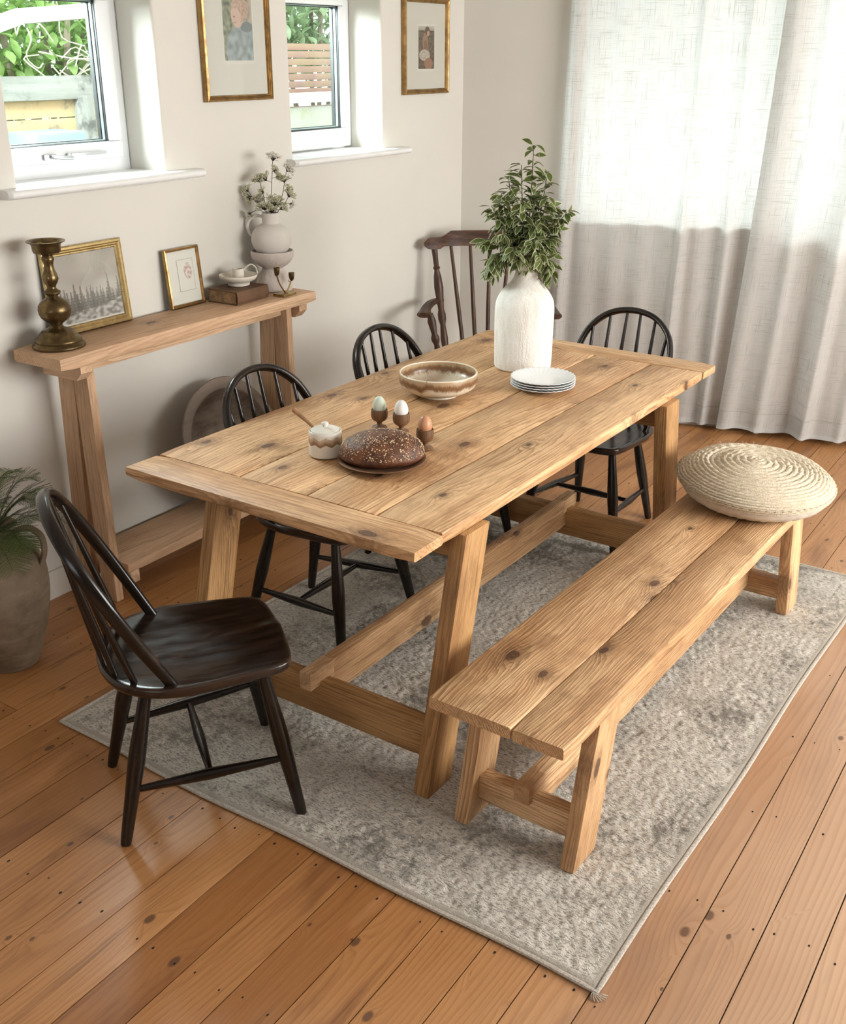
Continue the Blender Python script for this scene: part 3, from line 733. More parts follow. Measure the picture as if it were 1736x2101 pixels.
xr, xl = -1.3167-.024, -2.19-.024
for xx in (xr, xl):
    leg_t(xx, 1.962+.059, 2.139+.059); leg_t(xx, 3.600+.059, 3.47+.059)
for y, yy in ((2.055, 1), (3.615, -1)):
    m = MB(); longbox(m, ((xl+xr)/2, y, .142), (xr-xl-.047, .045, .115), 0, bevel=.004); m.build('cross_rail', M['leg'], tb)
    m = MB(); yt_ = 2.139+.059 if yy > 0 else 3.47+.059
    longbox(m, ((xl+xr)/2, yt_, TH-TT-.05), (xr-xl-.047, .045, .095), 0, bevel=.004); m.build('apron_rail', M['leg'], tb)
m = MB(); longbox(m, (-1.763, 2.835, .184), (.042, 1.515, .118), 1, bevel=.004)
for y_ in (2.045, 3.625): box(m, (-1.763, y_, .2145), (.042, .11, .057), 1, bevel=.004)
m.build('stretcher_beam', M['bench'], tb)

# ------------------------------------------------------------------ bench
BA = math.radians(-1.9)
be = thing('dining_bench', 'long rustic waxed pine bench standing on the rug beside the table', 'bench', (-1.012, 1.835, 0), BA)
mb = MB(); BLN = 1.93; BT = .038; BH = .455
longbox(mb, (-.1875+.1175, BLN/2, BH-BT/2), (.234, BLN, BT), 1, bevel=.005, wob=.0018)
longbox(mb, (.0475+.070, BLN/2+.0, BH-BT/2), (.139, BLN, BT), 1, bevel=.005, wob=.0018)
mb.build('seat', M['bench'], be)
for xx in (-.158, .158):
    leg_t(xx, .168, .262, .011, BH-BT, .040, .118, be, 'bench'); leg_t(xx, 1.800, 1.712, .011, BH-BT, .040, .118, be, 'bench')
for y in (.19, 1.775):
    m = MB(); longbox(m, (0, y, .098), (.276, .045, .078), 0, bevel=.003); m.build('cross_rail', M['bench'], be)
m = MB(); longbox(m, (0.0, .9825, .128), (.046, 1.545, .092), 1, bevel=.003)
for y_ in (.1905, 1.7745): box(m, (0, y_, .149), (.046, .085, .050), 1, bevel=.003)
m.build('stretcher_beam', M['bench'], be)

# ------------------------------------------------------------------ console table
ct = thing('console_table', 'narrow pale pine console table against the left wall under the windows', 'console table', (0, 0, 0))
Zc = .965; cy0, cy1 = 2.175, 3.50
mb = MB(); V = []
# live cut slab
longbox(mb, (-2.972, (cy0+cy1)/2, Zc-.023), (.244, cy1-cy0, .046), 1, bevel=.006, wob=.003)
mb.build('tabletop', M['rawpine'], ct)
for yb in (2.327, 3.378):
    m = MB(); box(m, (-2.925, yb, .455), (.075, .034, .910), 2, shear=(-.012, 0), bevel=.004); m.build('leg', M['rawpine'], ct)
    m = MB(); box(m, (-3.048, yb-.002, .455), (.080, .034, .910), 2, shear=(.040, 0), bevel=.004); m.build('leg', M['rawpine'], ct)
for y, s_ in ((2.283, 1), (3.425, 1)):
    m = MB(); vs = []
    # chamfered bearer under the top
    x0, x1, zt, zb = -3.06, -2.862, Zc-.046, Zc-.100
    pr = [(x0, zt), (x1, zt), (x1, zt-.026), (x1-.028, zb), (x0, zb)]; V = [(a, y-.024, b) for a, b in pr]+[(a, y+.024, b) for a, b in pr]; n_ = 5
    F = [tuple(range(n_-1, -1, -1)), tuple(range(n_, 2*n_))]+[(i, (i+1) % n_, n_+(i+1) % n_, n_+i) for i in range(n_)]
    m.add(V, F, [(v[0]+3, v[1]+7, v[2]+9) for v in V]); m.build('bearer', M['rawpine'], ct, smooth=False)
m = MB(); longbox(m, (-2.945, 2.86, Zc-.046-.022), (.030, 1.06, .044), 1, bevel=.003); m.build('apron', M['rawpine'], ct)
m = MB(); longbox(m, (-2.976, 2.857, .128), (.240, 1.0, .040), 1, bevel=.005); m.build('lower_shelf', M['rawpine'], ct)
for y in (2.39, 3.32):
    m = MB(); box(m, (-2.965, y, .082), (.20, .045, .05), 0, bevel=.004); m.build('shelf_bearer', M['rawpine'], ct)

# ------------------------------------------------------------------ hoop-back chairs
def hoop_chair(label):
    t = thing('hoopback_chair', label, 'chair', group='dark hoop-back chairs around the table')
    ctrl = [(-.158, 0), (-.150, .075), (-.118, .150), (-.050, .205), (.040, .226), (.150, .218), (.245, .206), (.294, .190), (.314, .152), (.322, .075), (.325, 0)]
    ctrl = ctrl + [(a, -b) for a, b in ctrl[-2:0:-1]]
    out = spline([(a, b, 0) for a, b in ctrl], 6, closed=True); N = len(out); ctr = Vector((.09, 0, 0))
    mb = MB(); V = []; F = []; SZ = .462
    def dish(p):
        q = (p-ctr); e = Vector((q.x/.24, q.y/.20)).length
        d = -.013*math.exp(-(e*1.15)**4)
        if q.x > .05: d += .008*math.exp(-(q.y/.035)**2)*min(1, (q.x-.05)/.12)
        return d
    rings = [(0.0001, 0), (.2, 0), (.4, 0), (.55, 0), (.7, 0), (.82, 0), (.92, 0), (.97, 0), (.99, -.002), (1.0, -.007), (.998, -.018), (.985, -.026), (.95, -.032), (.5, -.034), (.0001, -.034)]
    for k, (r, dz) in enumerate(rings):
        for p in out:
            q = ctr+(p-ctr)*r; zz = SZ+dz+(dish(q) if k < 9 else dish(q)*.3 if k < 10 else 0); V.append((q.x, q.y, zz))
    for k in range(len(rings)-1):
        for j in range(N): F.append((k*N+j, k*N+(j+1) % N, (k+1)*N+(j+1) % N, (k+1)*N+j))
    mb.add(V, F, [(v[0]+3, v[1]+5, v[2]) for v in V]); mb.build('seat', M['seat'], t, auto=60)
    lp = [(0, .0135), (.04, .015), (.30, .0185), (.52, .0225), (.62, .0215), (.85, .017), (1, .0145)]
    legs = {}
    for nme, foot, top in (('fr', (.305, -.222), (.235, -.150)), ('fl', (.305, .222), (.235, .150)), ('rr', (-.152, -.178), (-.050, -.125)), ('rl', (-.152, .178), (-.050, .125))):
        a = Vector((*foot, .002)); b = Vector((*top, SZ-.026)); m = MB(); turned(m, a, b, lp); m.build('leg', M['black'], t); legs[nme] = (a, b)
    def at(n_, z_): a, b = legs[n_]; return a+(b-a)*((z_-a.z)/(b.z-a.z))
    sp = [(0, .008), (.06, .009), (.5, .0155), (.94, .009), (1, .008)]
    mids = []
    for f_, r_ in (('fr', 'rr'), ('fl', 'rl')):
        m = MB(); a, b = at(f_, .175), at(r_, .150); turned(m, a, b, sp, 12); m.build('stretcher', M['black'], t); mids.append((a+b)/2)
    m = MB(); turned(m, mids[0], mids[1], sp, 12); m.build('stretcher', M['black'], t)
    lean = -.232/.44
    def bp(y, z): return Vector((.004+lean*(z-.46), y, z))
    bow = spline([bp(*q) for q in [(-.190, .448), (-.207, .54), (-.218, .64), (-.212, .735), (-.180, .822), (-.104, .883), (0, .903), (.104, .883), (.180, .822), (.212, .735), (.218, .64), (.207, .54), (.190, .448)]], 7)
    nb = len(bow); rad_ = []
    for i in range(nb):
        e = min(i, nb-1-i)/(nb/2); rad_.append((.0105+.002*e, .0135+.0035*min(1, e*2)))
    m = MB(); tube(m, bow, rad_, 14, up=Vector((-1, 0, lean)).normalized()*-1, power=.72); m.build('back_hoop', M['black'], t)
    for k, (yb, xb, yt) in enumerate([(.150, -.078, .168), (.100, -.120, .104), (.040, -.140, .036)]):
        for s_ in (-1, 1):
            # top sits on the hoop where its lateral offset is yt
            best = min((q for q in bow if q.z > .72), key=lambda q: abs(q.y-s_*yt))
            a = Vector((xb, s_*yb, SZ-.012)); m = MB(); turned(m, a, best, [(0, .008), (.25, .0095), (.5, .0088), (1, .006)], 10); m.build('spindle', M['black'], t)
    return t
ch = hoop_chair('dark hoop-back wooden chair pulled out at near end of the table')
ch.location = (-1.903, 1.638, 0); ch.rotation_euler = (0, 0, math.atan2(.808, .589))
for loc, rz, lb in [((-2.205, 2.622, .009), 0, 'dark hoop-back chair on wall side of table, in front of round wooden bowl'),
                    ((-2.205, 3.335, .009), 0, 'dark hoop-back chair on the wall side of table, behind the speckled bowl'),
                    ((-1.725, 4.005, .001), -PI/2-.02, 'dark hoop-back chair at the far end of the table by the curtain')]:
    c2 = copy_tree(ch); c2.location = loc; c2.scale = (.98,)*3; c2.rotation_euler = (0, 0, rz); c2['label'] = lb

# ------------------------------------------------------------------ stick-back armchair in the corner
ac = thing('stickback_armchair', 'brown stick-back wooden armchair standing in the room corner behind the vase', 'armchair', (-2.637, 4.592, 0), math.radians(-59))
mb = MB()   # local: +X forward
out = spline([(a, b, 0) for a, b in [(-.22, 0), (-.21, .15), (-.15, .24), (.0, .275), (.18, .26), (.25, .2), (.265, 0), (.25, -.2), (.18, -.26), (0, -.275), (-.15, -.24), (-.21, -.15)]], 5, closed=True)
N = len(out); V = []; F = []; rings = [(.0001, -.008), (.5, -.010), (.85, -.004), (.97, 0), (1, -.008), (1, -.028), (.95, -.038), (.0001, -.038)]
for r_, dz in rings: V += [(p.x*r_, p.y*r_, .44+dz) for p in out]
for k in range(len(rings)-1): F += [(k*N+j, k*N+(j+1) % N, (k+1)*N+(j+1) % N, (k+1)*N+j) for j in range(N)]
mb.add(V, F, [(v[0]+1, v[1]+2, v[2]) for v in V]); mb.build('seat', M['darkoak'], ac, auto=60)
for f_, tp in (((.27, .27), (.17, .19)), ((.27, -.27), (.17, -.19)), ((-.27, .24), (-.14, .16)), ((-.27, -.24), (-.14, -.16))):
    m = MB(); turned(m, (*f_, .001), (*tp, .41), [(0, .014), (.1, .017), (.2, .012), (.25, .02), (.5, .024), (.68, .015), (.72, .022), (.78, .015), (1, .018)]); m.build('leg', M['darkoak'], ac)
for y in (-.235, .235):
    m = MB(); turned(m, (-.21, y*.93, .17), (.225, y*1.05, .19), [(0, .009), (.5, .017), (1, .009)], 10); m.build('stretcher', M['darkoak'], ac)
m = MB(); turned(m, (.0, -.235, .18), (.0, .235, .18), [(0, .009), (.5, .017), (1, .009)], 10); m.build('stretcher', M['darkoak'], ac)
# crest rail: shaped board, curved in plan
def cx_(y): return -.335+.075*(y/.33)**2
mb = MB(); V = []; F = []; ny = 40
for i in range(ny+1):
    y = -.335+.67*i/ny; a = abs(y); top = 1.045 if a < .20 else 1.045-.030*min(1, (a-.20)/.045); bot = .972-.0*(a)
    if a > .25: bot = .960+.0*(a); 
    e = max(0, (a-.295)/.04); h_ = (top-bot)/2*math.sqrt(max(0.05, 1-e*e)); mz = (top+bot)/2
    for (dx, dz) in ((-.012, -1), (.012, -1), (.014, 0), (.010, 1), (-.010, 1), (-.014, 0)): V.append((cx_(y)+dx-.02*dz*.5, y, mz+h_*dz))
for i in range(ny): F += [(i*6+j, i*6+(j+1) % 6, (i+1)*6+(j+1) % 6, (i+1)*6+j) for j in range(6)]
F += [tuple(range(6)), tuple(ny*6+j for j in range(6))]
mb.add(V, F, [(v[1]+2, v[2], v[0]) for v in V]); mb.build('crest_rail', M['darkoak'], ac, auto=50)
for s_ in (-1, 1):
    m = MB(); turned(m, (-.175, s_*.215, .43), (cx_(.285), s_*.285, .975), [(0, .014), (.15, .020), (.28, .014), (.33, .021), (.38, .021), (.42, .015), (.62, .024), (.72, .020), (.78, .013), (.80, .019), (.82, .013), (1, .016)], 14); m.build('back_post', M['darkoak'], ac)
    # arm
    m = MB(); pts = spline([(-.255, s_*.250, .700), (-.16, s_*.290, .708), (-.05, s_*.312, .706), (.06, s_*.318, .704), (.115, s_*.318, .703)], 6); n_ = len(pts)
    tube(m, pts, [(.022+.020*(i/(n_-1))**3 if i < n_-2 else .030, .013) for i in range(n_)], 12, up=(0, 0, 1), power=.6); m.build('arm', M['darkoak'], ac)
    m = MB(); turned(m, (.06, s_*.235, .43), (.055, s_*.292, .700), [(0, .012), (.2, .020), (.42, .013), (.5, .021), (.56, .021), (.62, .014), (.85, .022), (1, .013)], 14); m.build('arm_post', M['darkoak'], ac)
for yb, yt in ((-.12, -.20), (-.06, -.10), (0, 0), (.06, .10), (.12, .20)):
    m = MB(); turned(m, (-.185+abs(yb)*.1, yb, .43), (cx_(yt), yt, .975), [(0, .010), (.4, .011), (1, .008)], 10); m.build('spindle', M['darkoak'], ac)

# ------------------------------------------------------------------ ceramics and things on the dining table
TZ = TH+.001
def clay(name, col, rough=.7, bump=.3, bs=60, n1=8, amt=.08, spec=.3):
    n = NT(name); p = n.obj(); a = n.noise(p, n1, 4, .6); b = n.noise(p, bs, 4, .65)
    c = n.mix(n.ss(a, .3, .7), tuple(x*(1-amt) for x in col), col); n.bump(n.math('ADD', b, n.math('MULTIPLY', a, .6)), bump, .004); return n.set(c, rough, 0, spec)
n = NT('chalky_plaster_glaze'); p = n.obj(); st = n.noise(n.vmath('MULTIPLY', p, (40, 40, 11)), 1, 5, .7); fi = n.noise(p, 170, 3, .6)
c = n.mix(n.ss(st, .4, .75), (.86, .83, .77), (.74, .69, .61)); n.bump(n.math('ADD', n.math('MULTIPLY', st, 1.5), n.math('MULTIPLY', fi, .5)), .9, .004); M['plaster'] = n.set(c, .8, 0, .2)
vz = thing('ceramic_vase', 'tall white rough-textured bottle vase standing on the dining table', 'vase', (-1.893, 3.566, TZ))
pv = [(.0001, 0), (.104, 0), (.1085, .004), (.1095, .02), (.111, .09), (.1125, .17), (.1115, .228), (.107, .256), (.096, .279), (.083, .297), (.066, .315), (.049, .336), (.0405, .357), (.0355, .384), (.0345, .410), (.0335, .413), (.031, .410), (.030, .36), (.036, .33), (.07, .29), (.095, .22), (.095, .05), (.0001, .02)]
pv = [(a.x, a.y) for a in spline([(r_, z_, 0) for r_, z_ in pv[1:16]], 3)]; pv = [(.0001, 0)]+pv+[(.029, .35), (.0001, .34)]
mb = MB(); lathe(mb, pv, seg=72, fn=lambda r_, z_, t: (r_*(1+.008*mn.noise(Vector((math.cos(t)*2, math.sin(t)*2, z_*9)))), z_)); mb.build('vase_body', M['plaster'], vz, auto=60)

# variegated foliage in the vase
M['vleaf'] = leafmat('variegated_leaf_green', (.085, .125, .030), (.155, .20, .060), .18)
M['vedge'] = leafmat('variegated_leaf_cream', (.62, .62, .40), (.74, .73, .52), .25)
M['stemdark'] = plain('dark_woody_stem', (.030, .028, .016), .6)
def vleaf(mb, p, d, up, L, Wd, curl=.25):
    d = Vector(d).normalized(); s = d.cross(Vector(up)); s = s.normalized() if s.length > 1e-3 else Vector((1, 0, 0)); nr = s.cross(d)
    T = ((0, 0), (.10, .35), (.25, .75), (.45, 1), (.65, .92), (.83, .58), (.95, .22), (1, 0)); V = []; idx_ = []
    for t, w_ in T:
        c = p+d*L*t-nr*curl*L*t*t; hw = Wd/2*w_; e = min(hw, Wd*.085)
        row = []
        for q, lift in ((-hw, .16), (-(hw-e), .13), (0, 0), (hw-e, .13), (hw, .16)):
            V.append(c+s*q+nr*(Wd*lift*w_)); row.append(len(V)-1)
        idx_.append(row)
    F0 = []; F1 = []
    for a, b in zip(idx_[:-1], idx_[1:]):
        for k in (1, 2): F0.append((a[k], a[k+1], b[k+1], b[k]))
        for k in (0, 3): F1.append((a[k], a[k+1], b[k+1], b[k]))
    mb.add(V, F0, None, 0)
    n0 = len(mb.v)-len(V)
    mb.f += [tuple(i+n0 for i in f) for f in F1]; mb.m += [1]*len(F1)
vp = thing('leafy_branches', 'variegated green and cream leafy branches arranged in the tall white vase', 'plant', (-1.893, 3.566, TZ+.36))
ml = MB(); ms = MB(); rr_ = Vector((r0.x, r0.y, 0)); ff_ = Vector((math.sin(YAW), math.cos(YAW), 0))
tips = [(.025, .47, 0), (-.065, .36, .02), (.09, .375, .02), (-.125, .255, -.02), (-.145, .12, .03), (.175, .235, -.02), (.05, .30, .07), (-.02, .28, -.08), (.11, .20, .07), (-.07, .20, .09), (-.09, .16, -.09), (.04, .2, -.10), (.115, .09, -.03), (-.125, .03, -.04), (.06, .08, -.11), (-.03, .07, -.12), (0, .12, .12), (.09, .29, -.03), (-.02, .40, .0), (-.05,.1,-.11), (.12,.0,-.05), (-.12,-.0,.0), (-.09,.30,.0),(.03,.14,-.12),(.12,.13,.04)]
for (a, h_, b) in tips:
    a = a*(1.0 if a < 0 else .86)-.012; tip = rr_*a+ff_*b+Vector((0, 0, h_*.97-.005)); st = Vector((a*.05, b*.05, -.10)); neck = Vector((a*.12, b*.12, .045)); mid = (neck+tip)/2+rr_*(a*.18)+Vector((0, 0, .035))
    pts = spline([st, neck, mid, tip], 9); L_ = len(pts); tube(ms, pts, [.0028-.0016*i/L_ for i in range(L_)], 6)
    for i in range(int(L_*.30), L_, 1):
        p = pts[i]; tg = (pts[min(i+1, L_-1)]-pts[i-1]).normalized()
        for k in range(2 if i % 2 else 3):
            q = random.uniform(0, 6.28); sd = (rr_*math.cos(q)+ff_*math.sin(q)); d = sd*random.uniform(.6, 1.1)+tg*random.uniform(.1, .7)+Vector((0, 0, random.uniform(-.9, .15)))
            pl = p+sd*.005; vleaf(ml, pl, d, (0, 0, 1) if random.random() < .75 else sd.cross(d)+Vector((.1, 0, .2)), random.uniform(.040, .060), random.uniform(.018, .026), random.uniform(.1, .5))
ml.build('foliage', [M['vleaf'], M['vedge']], vp, auto=80); ms.build('stems', M['stemdark'], vp)

# speckled bowl
def bowlglaze():
    n = NT('reactive_bowl_glaze'); p = n.obj(); s = n.new('ShaderNodeSeparateXYZ'); n.put(s.inputs[0], p)
    drip = n.noise(n.vmath('MULTIPLY', p, (28, 28, 4)), 1, 4, .7); e = n.math('ADD', s.outputs[2], n.math('MULTIPLY', n.math('SUBTRACT', drip, .5), .045))
    c = n.mix(n.ss(n.noise(p, 14, 3), .3, .7), (.62, .52, .38), (.74, .66, .52))
    c = n.mix(n.ss(e, .040, .056), c, (.20, .10, .045)); c = n.mix(n.ss(e, .062, .078), c, (.45, .32, .19))
    c = n.mix(n.ss(s.outputs[2], .0815, .0835), c, (.78, .70, .56))
    v = n.new('ShaderNodeTexVoronoi'); n.put(v.inputs['Vector'], p); v.inputs['Scale'].default_value = 95
    sp = n.math('MULTIPLY', n.ss(v.outputs['Distance'], .20, .12), n.math('GREATER_THAN', n.noise(p, 60, 1), .52)); c = n.mix(sp, c, (.05, .028, .018))
    n.bump(n.noise(p, 90, 3), .12, .001); return n.set(c, .28, 0, .5)
M['bowl'] = bowlglaze()
bo = thing('stoneware_bowl', 'wide speckled cream and brown stoneware bowl on the dining table', 'bowl', (-1.960, 3.068, TZ))
pr = [(.0001, .001), (.070, .0), (.073, .004), (.073, .009), (.100, .017), (.124, .030), (.136, .046), (.1395, .062), (.1385, .078), (.1365, .0845), (.1335, .0855), (.1315, .082), (.132, .062), (.127, .046), (.112, .032), (.085, .022), (.04, .017), (.0001, .016)]
pr = [(.0001, .001)]+[(a.x, a.y) for a in spline([(r_, z_, 0) for r_, z_ in pr[1:-1]], 3)]+[(.0001, .016)]
mb = MB(); lathe(mb, pr, seg=80); mb.build('bowl_body', M['bowl'], bo, auto=70)

# four fluted plates
M['china'] = plain('white_china', (.80, .81, .80), .16)
def plate_mesh():
    R_ = .116; prof = [(.0001, .002), (.055, .002), (.057, 0), (.061, 0), (.063, .003), (.085, .008), (.108, .0145), (.1155, .0175), (.1165, .0190), (.1155, .0200), (.108, .0172), (.085, .0108), (.070, .0070), (.064, .0052), (.0001, .0050)]
    def fn(r_, z_, t):
        if r_ > .066:
            k = (r_-.066)/.05; ph = t*34+r_*70
            return r_*(1+.0035*k*math.sin(ph)), z_+.0008*min(1, k*2)*math.sin(ph)
        return r_, z_
    mb = MB(); lathe(mb, prof, seg=272, fn=fn); return mb
pl0 = None; Bp = Vector((-1.690, 3.345, TZ))
lab = ['bottom plate of the four stacked white fluted china plates', 'second plate from bottom in the stack of white fluted plates', 'third plate from bottom in the stack of white fluted plates', 'top plate of the four stacked white fluted china plates']
for k in range(4):
    if pl0 is None: o = plate_mesh().build('fluted_plate', M['china'], auto=80); pl0 = o
    else: o = pl0.copy(); COL.objects.link(o)
    o.location = Bp+Vector((random.uniform(-.001, .001), random.uniform(-.001, .001), k*.0088)); o.rotation_euler = (0, 0, k*.4)
    ET(o, None, lab[k], 'plate', 'white fluted plates stacked on the table')

# honey jar with lid
def jarglaze():
    n = NT('dripped_jar_glaze'); p = n.obj(); s = n.new('ShaderNodeSeparateXYZ'); n.put(s.inputs[0], p); at = n.math('ARCTAN2', s.outputs[1], s.outputs[0])
    wv = n.math('MULTIPLY', n.math('SINE', n.math('MULTIPLY', at, 9)), .0035); wv2 = n.math('MULTIPLY', n.math('SUBTRACT', n.noise(n.vmath('MULTIPLY', p, (60, 60, 12)), 1, 4, .7), .5), .018)
    e = n.math('ADD', s.outputs[2], wv); e2 = n.math('ADD', e, wv2)
    c = n.mix(0, (.80, .76, .68), (.8, .8, .7)); c = n.mix(n.ss(e, .040, .0425), (.80, .765, .69), (.30, .175, .095)); c = n.mix(n.ss(e2, .046, .060), c, (.55, .42, .30)); c = n.mix(n.ss(e2, .062, .066), c, (.79, .75, .67))
    c = n.mix(n.ss(s.outputs[2], .0045, .0035), c, (.50, .38, .24)); return n.set(c, .3, 0, .5)
M['jar'] = jarglaze()
ja = thing('honey_jar', 'small cream lidded honey jar with brown dripped glaze band', 'jar', (-1.908, 2.361, TZ))
mb = MB(); lathe(mb, [(.0001, .001), (.046, 0), (.0505, .004), (.051, .010), (.0505, .045), (.0495, .072), (.0485, .079), (.0465, .080), (.045, .078), (.045, .02), (.0001, .015)], seg=56); mb.build('jar_body', M['jar'], ja, auto=60)
mb = MB(); lathe(mb, [(.0001, .076), (.0435, .077), (.044, .0805), (.030, .0865), (.014, .0895), (.0001, .0905)], seg=48)
lid = mb.build('lid', clay('cream_glaze', (.78, .74, .66), .3, .03), ja, auto=60)
mb = MB(); lathe(mb, [(.0001, .0895), (.0075, .0900), (.0075, .0945), (.0110, .0965), (.0112, .100), (.008, .103), (.0001, .1035)], seg=32); mb.build('knob', lid.data.materials[0], lid, auto=60)
M['dipper'] = plain('warm_beech', (.36, .19, .09), .5, nscale=30, namt=.2)
mb = MB(); a = Vector((-1.928, 2.349, TZ+.070)); b = Vector((-2.035, 2.372, TZ+.115)); tube(mb, spline([a, a.lerp(b, .4)+Vector((0, 0, .004)), b], 8), [.0045]*8+[.005+.0035*i/8 for i in range(9)], 10)
mb.build('wooden_dipper', M['dipper'], label='small wooden honey spoon handle sticking out of the honey jar', cat='spoon')

# bread on its plate
bp_ = Vector((-1.725, 2.395, TZ)); brz = math.radians(32)
M['clayplate'] = clay('brown_glazed_plate', (.25, .140, .085), .3, .05)
mb = MB(); lathe(mb, [(.0001, .002), (.080, 0), (.088, .002), (.112, .009), (.129, .017), (.131, .0185), (.129, .0195), (.110, .0125), (.085, .006), (.0001, .0055)], seg=72)
o = mb.build('brown_plate', M['clayplate'], label='round dark brown glazed plate under the seeded bread loaf', cat='plate', auto=70); o.location = bp_
lf = thing('bread_loaf', 'dark seeded oval bread loaf on a brown plate', 'bread', bp_+Vector((0, 0, .0065)), brz)
def loaf(t, f):
    cz = math.sin(f); rr = math.cos(f); n_ = 1+.05*mn.noise(Vector((math.cos(t)*rr*1.6, math.sin(t)*rr*1.6, cz*1.6+3)))
    q_ = abs(rr)**.85 if cz > 0 else max(abs(rr)**.35, 0.0); x = .126*q_*math.cos(t)*n_; y = .092*q_*math.sin(t)*n_; z = .028+(.064 if cz > 0 else .028)*cz*(1 if cz < 0 else (1-.10*(x/.13)**2))
    if cz > 0: z += .004*math.exp(-((y-.01)/.022)**2)*rr**.5*cz 
    return Vector((x, y, z))
mb = MB(); V = []; F = []; na, nf = 72, 30
for i in range(nf+1):
    for j in range(na): V.append(loaf(2*PI*j/na, -PI/2+PI*i/nf*1.0))
for i in range(nf): F += [(i*na+j, i*na+(j+1) % na, (i+1)*na+(j+1) % na, (i+1)*na+j) for j in range(na)]
mb.add(V, F)
n = NT('dark_crust'); p = n.obj(); a_ = n.noise(p, 22, 5, .7); c = n.mix(n.ss(a_, .35, .65), (.060, .019, .008), (.18, .065, .026)); n.bump(n.math('ADD', a_, n.math('MULTIPLY', n.noise(p, 160, 4, .7), .6)), .9, .004); M['crust'] = n.set(c, .42, 0, .5)
mb.build('crust', M['crust'], lf, auto=180)
mb = MB()
for k in range(1700):
    t = random.uniform(0, 2*PI); f_ = math.asin(random.uniform(.02, 1)); p = loaf(t, f_); nn = ((loaf(t+.01, f_)-p).cross(loaf(t, f_+.01)-p)).normalized()
    if nn.z < 0: nn = -nn
    if random.random() > .35+.65*nn.z: continue
    d, a1, b1 = frame_axes(nn); q = random.uniform(0, PI); A = a1*math.cos(q)+b1*math.sin(q); B = nn.cross(A); L_ = random.choice((.0011, .0014, .0018, .0024, .0034)); W_ = L_*.6
    ring_ = [p+nn*.0008+A*L_*math.cos(h_*PI/3)+B*W_*math.sin(h_*PI/3) for h_ in range(6)]; mb.add(ring_+[p+nn*.0022], [(i, (i+1) % 6, 6) for i in range(6)])
mb.build('seed_topping', plain('oat_flakes', (.62, .45, .28), .7, nscale=80, namt=.3), lf, smooth=False, kind='stuff')

# eggs in wooden cups
M['cup'] = wood('turned_walnut', (.23, .125, .062), (.18, .09, .045), (.09, .042, .02), (.05, .02, .01), freq=160, kthr=.99, stain=0, rough=.5, bump=.2)
cup0 = None
for (x, y), ecol, el, cl in (((-1.920, 2.655), (.62, .70, .58), 'pale green-blue egg standing in a wooden egg cup', 'wooden egg cup holding the pale green egg, behind the bread'),
                             ((-1.838, 2.660), (.86, .83, .79), 'white egg standing in a wooden egg cup', 'wooden egg cup holding the white egg'),
                             ((-1.690, 2.572), (.56, .28, .15), 'brown egg standing in a wooden egg cup', 'wooden egg cup holding the brown egg, right of the bread')):
    if cup0 is None:
        mb = MB(); lathe(mb, [(.0001, .0), (.0235, 0), (.0245, .003), (.022, .006), (.010, .010), (.0075, .015), (.010, .021), (.020, .027), (.0262, .036), (.0275, .048), (.0262, .063), (.0240, .0635), (.0225, .056), (.012, .044), (.0001, .042)], seg=36); cup0 = mb.build('egg_cup', M['cup'], auto=50); o = cup0
    else: o = cup0.copy(); COL.objects.link(o)
    o.location = (x, y, TZ); ET(o, None, cl, 'egg cup', 'wooden egg cups on the table')
    mb = MB(); pe = []
    for k in range(21): q = -PI/2+PI*k/20; pe.append((max(.0001, .0222*math.cos(q)*(1-.10*math.sin(q))), .0285*math.sin(q)*(1.0 if q < 0 else 1.08)))
    lathe(mb, pe, seg=32); o = mb.build('egg', plain('eggshell', ecol, .4, nscale=30, namt=.05), auto=80); o.location = (x, y, TZ+.0755); ET(o, None, el, 'egg')

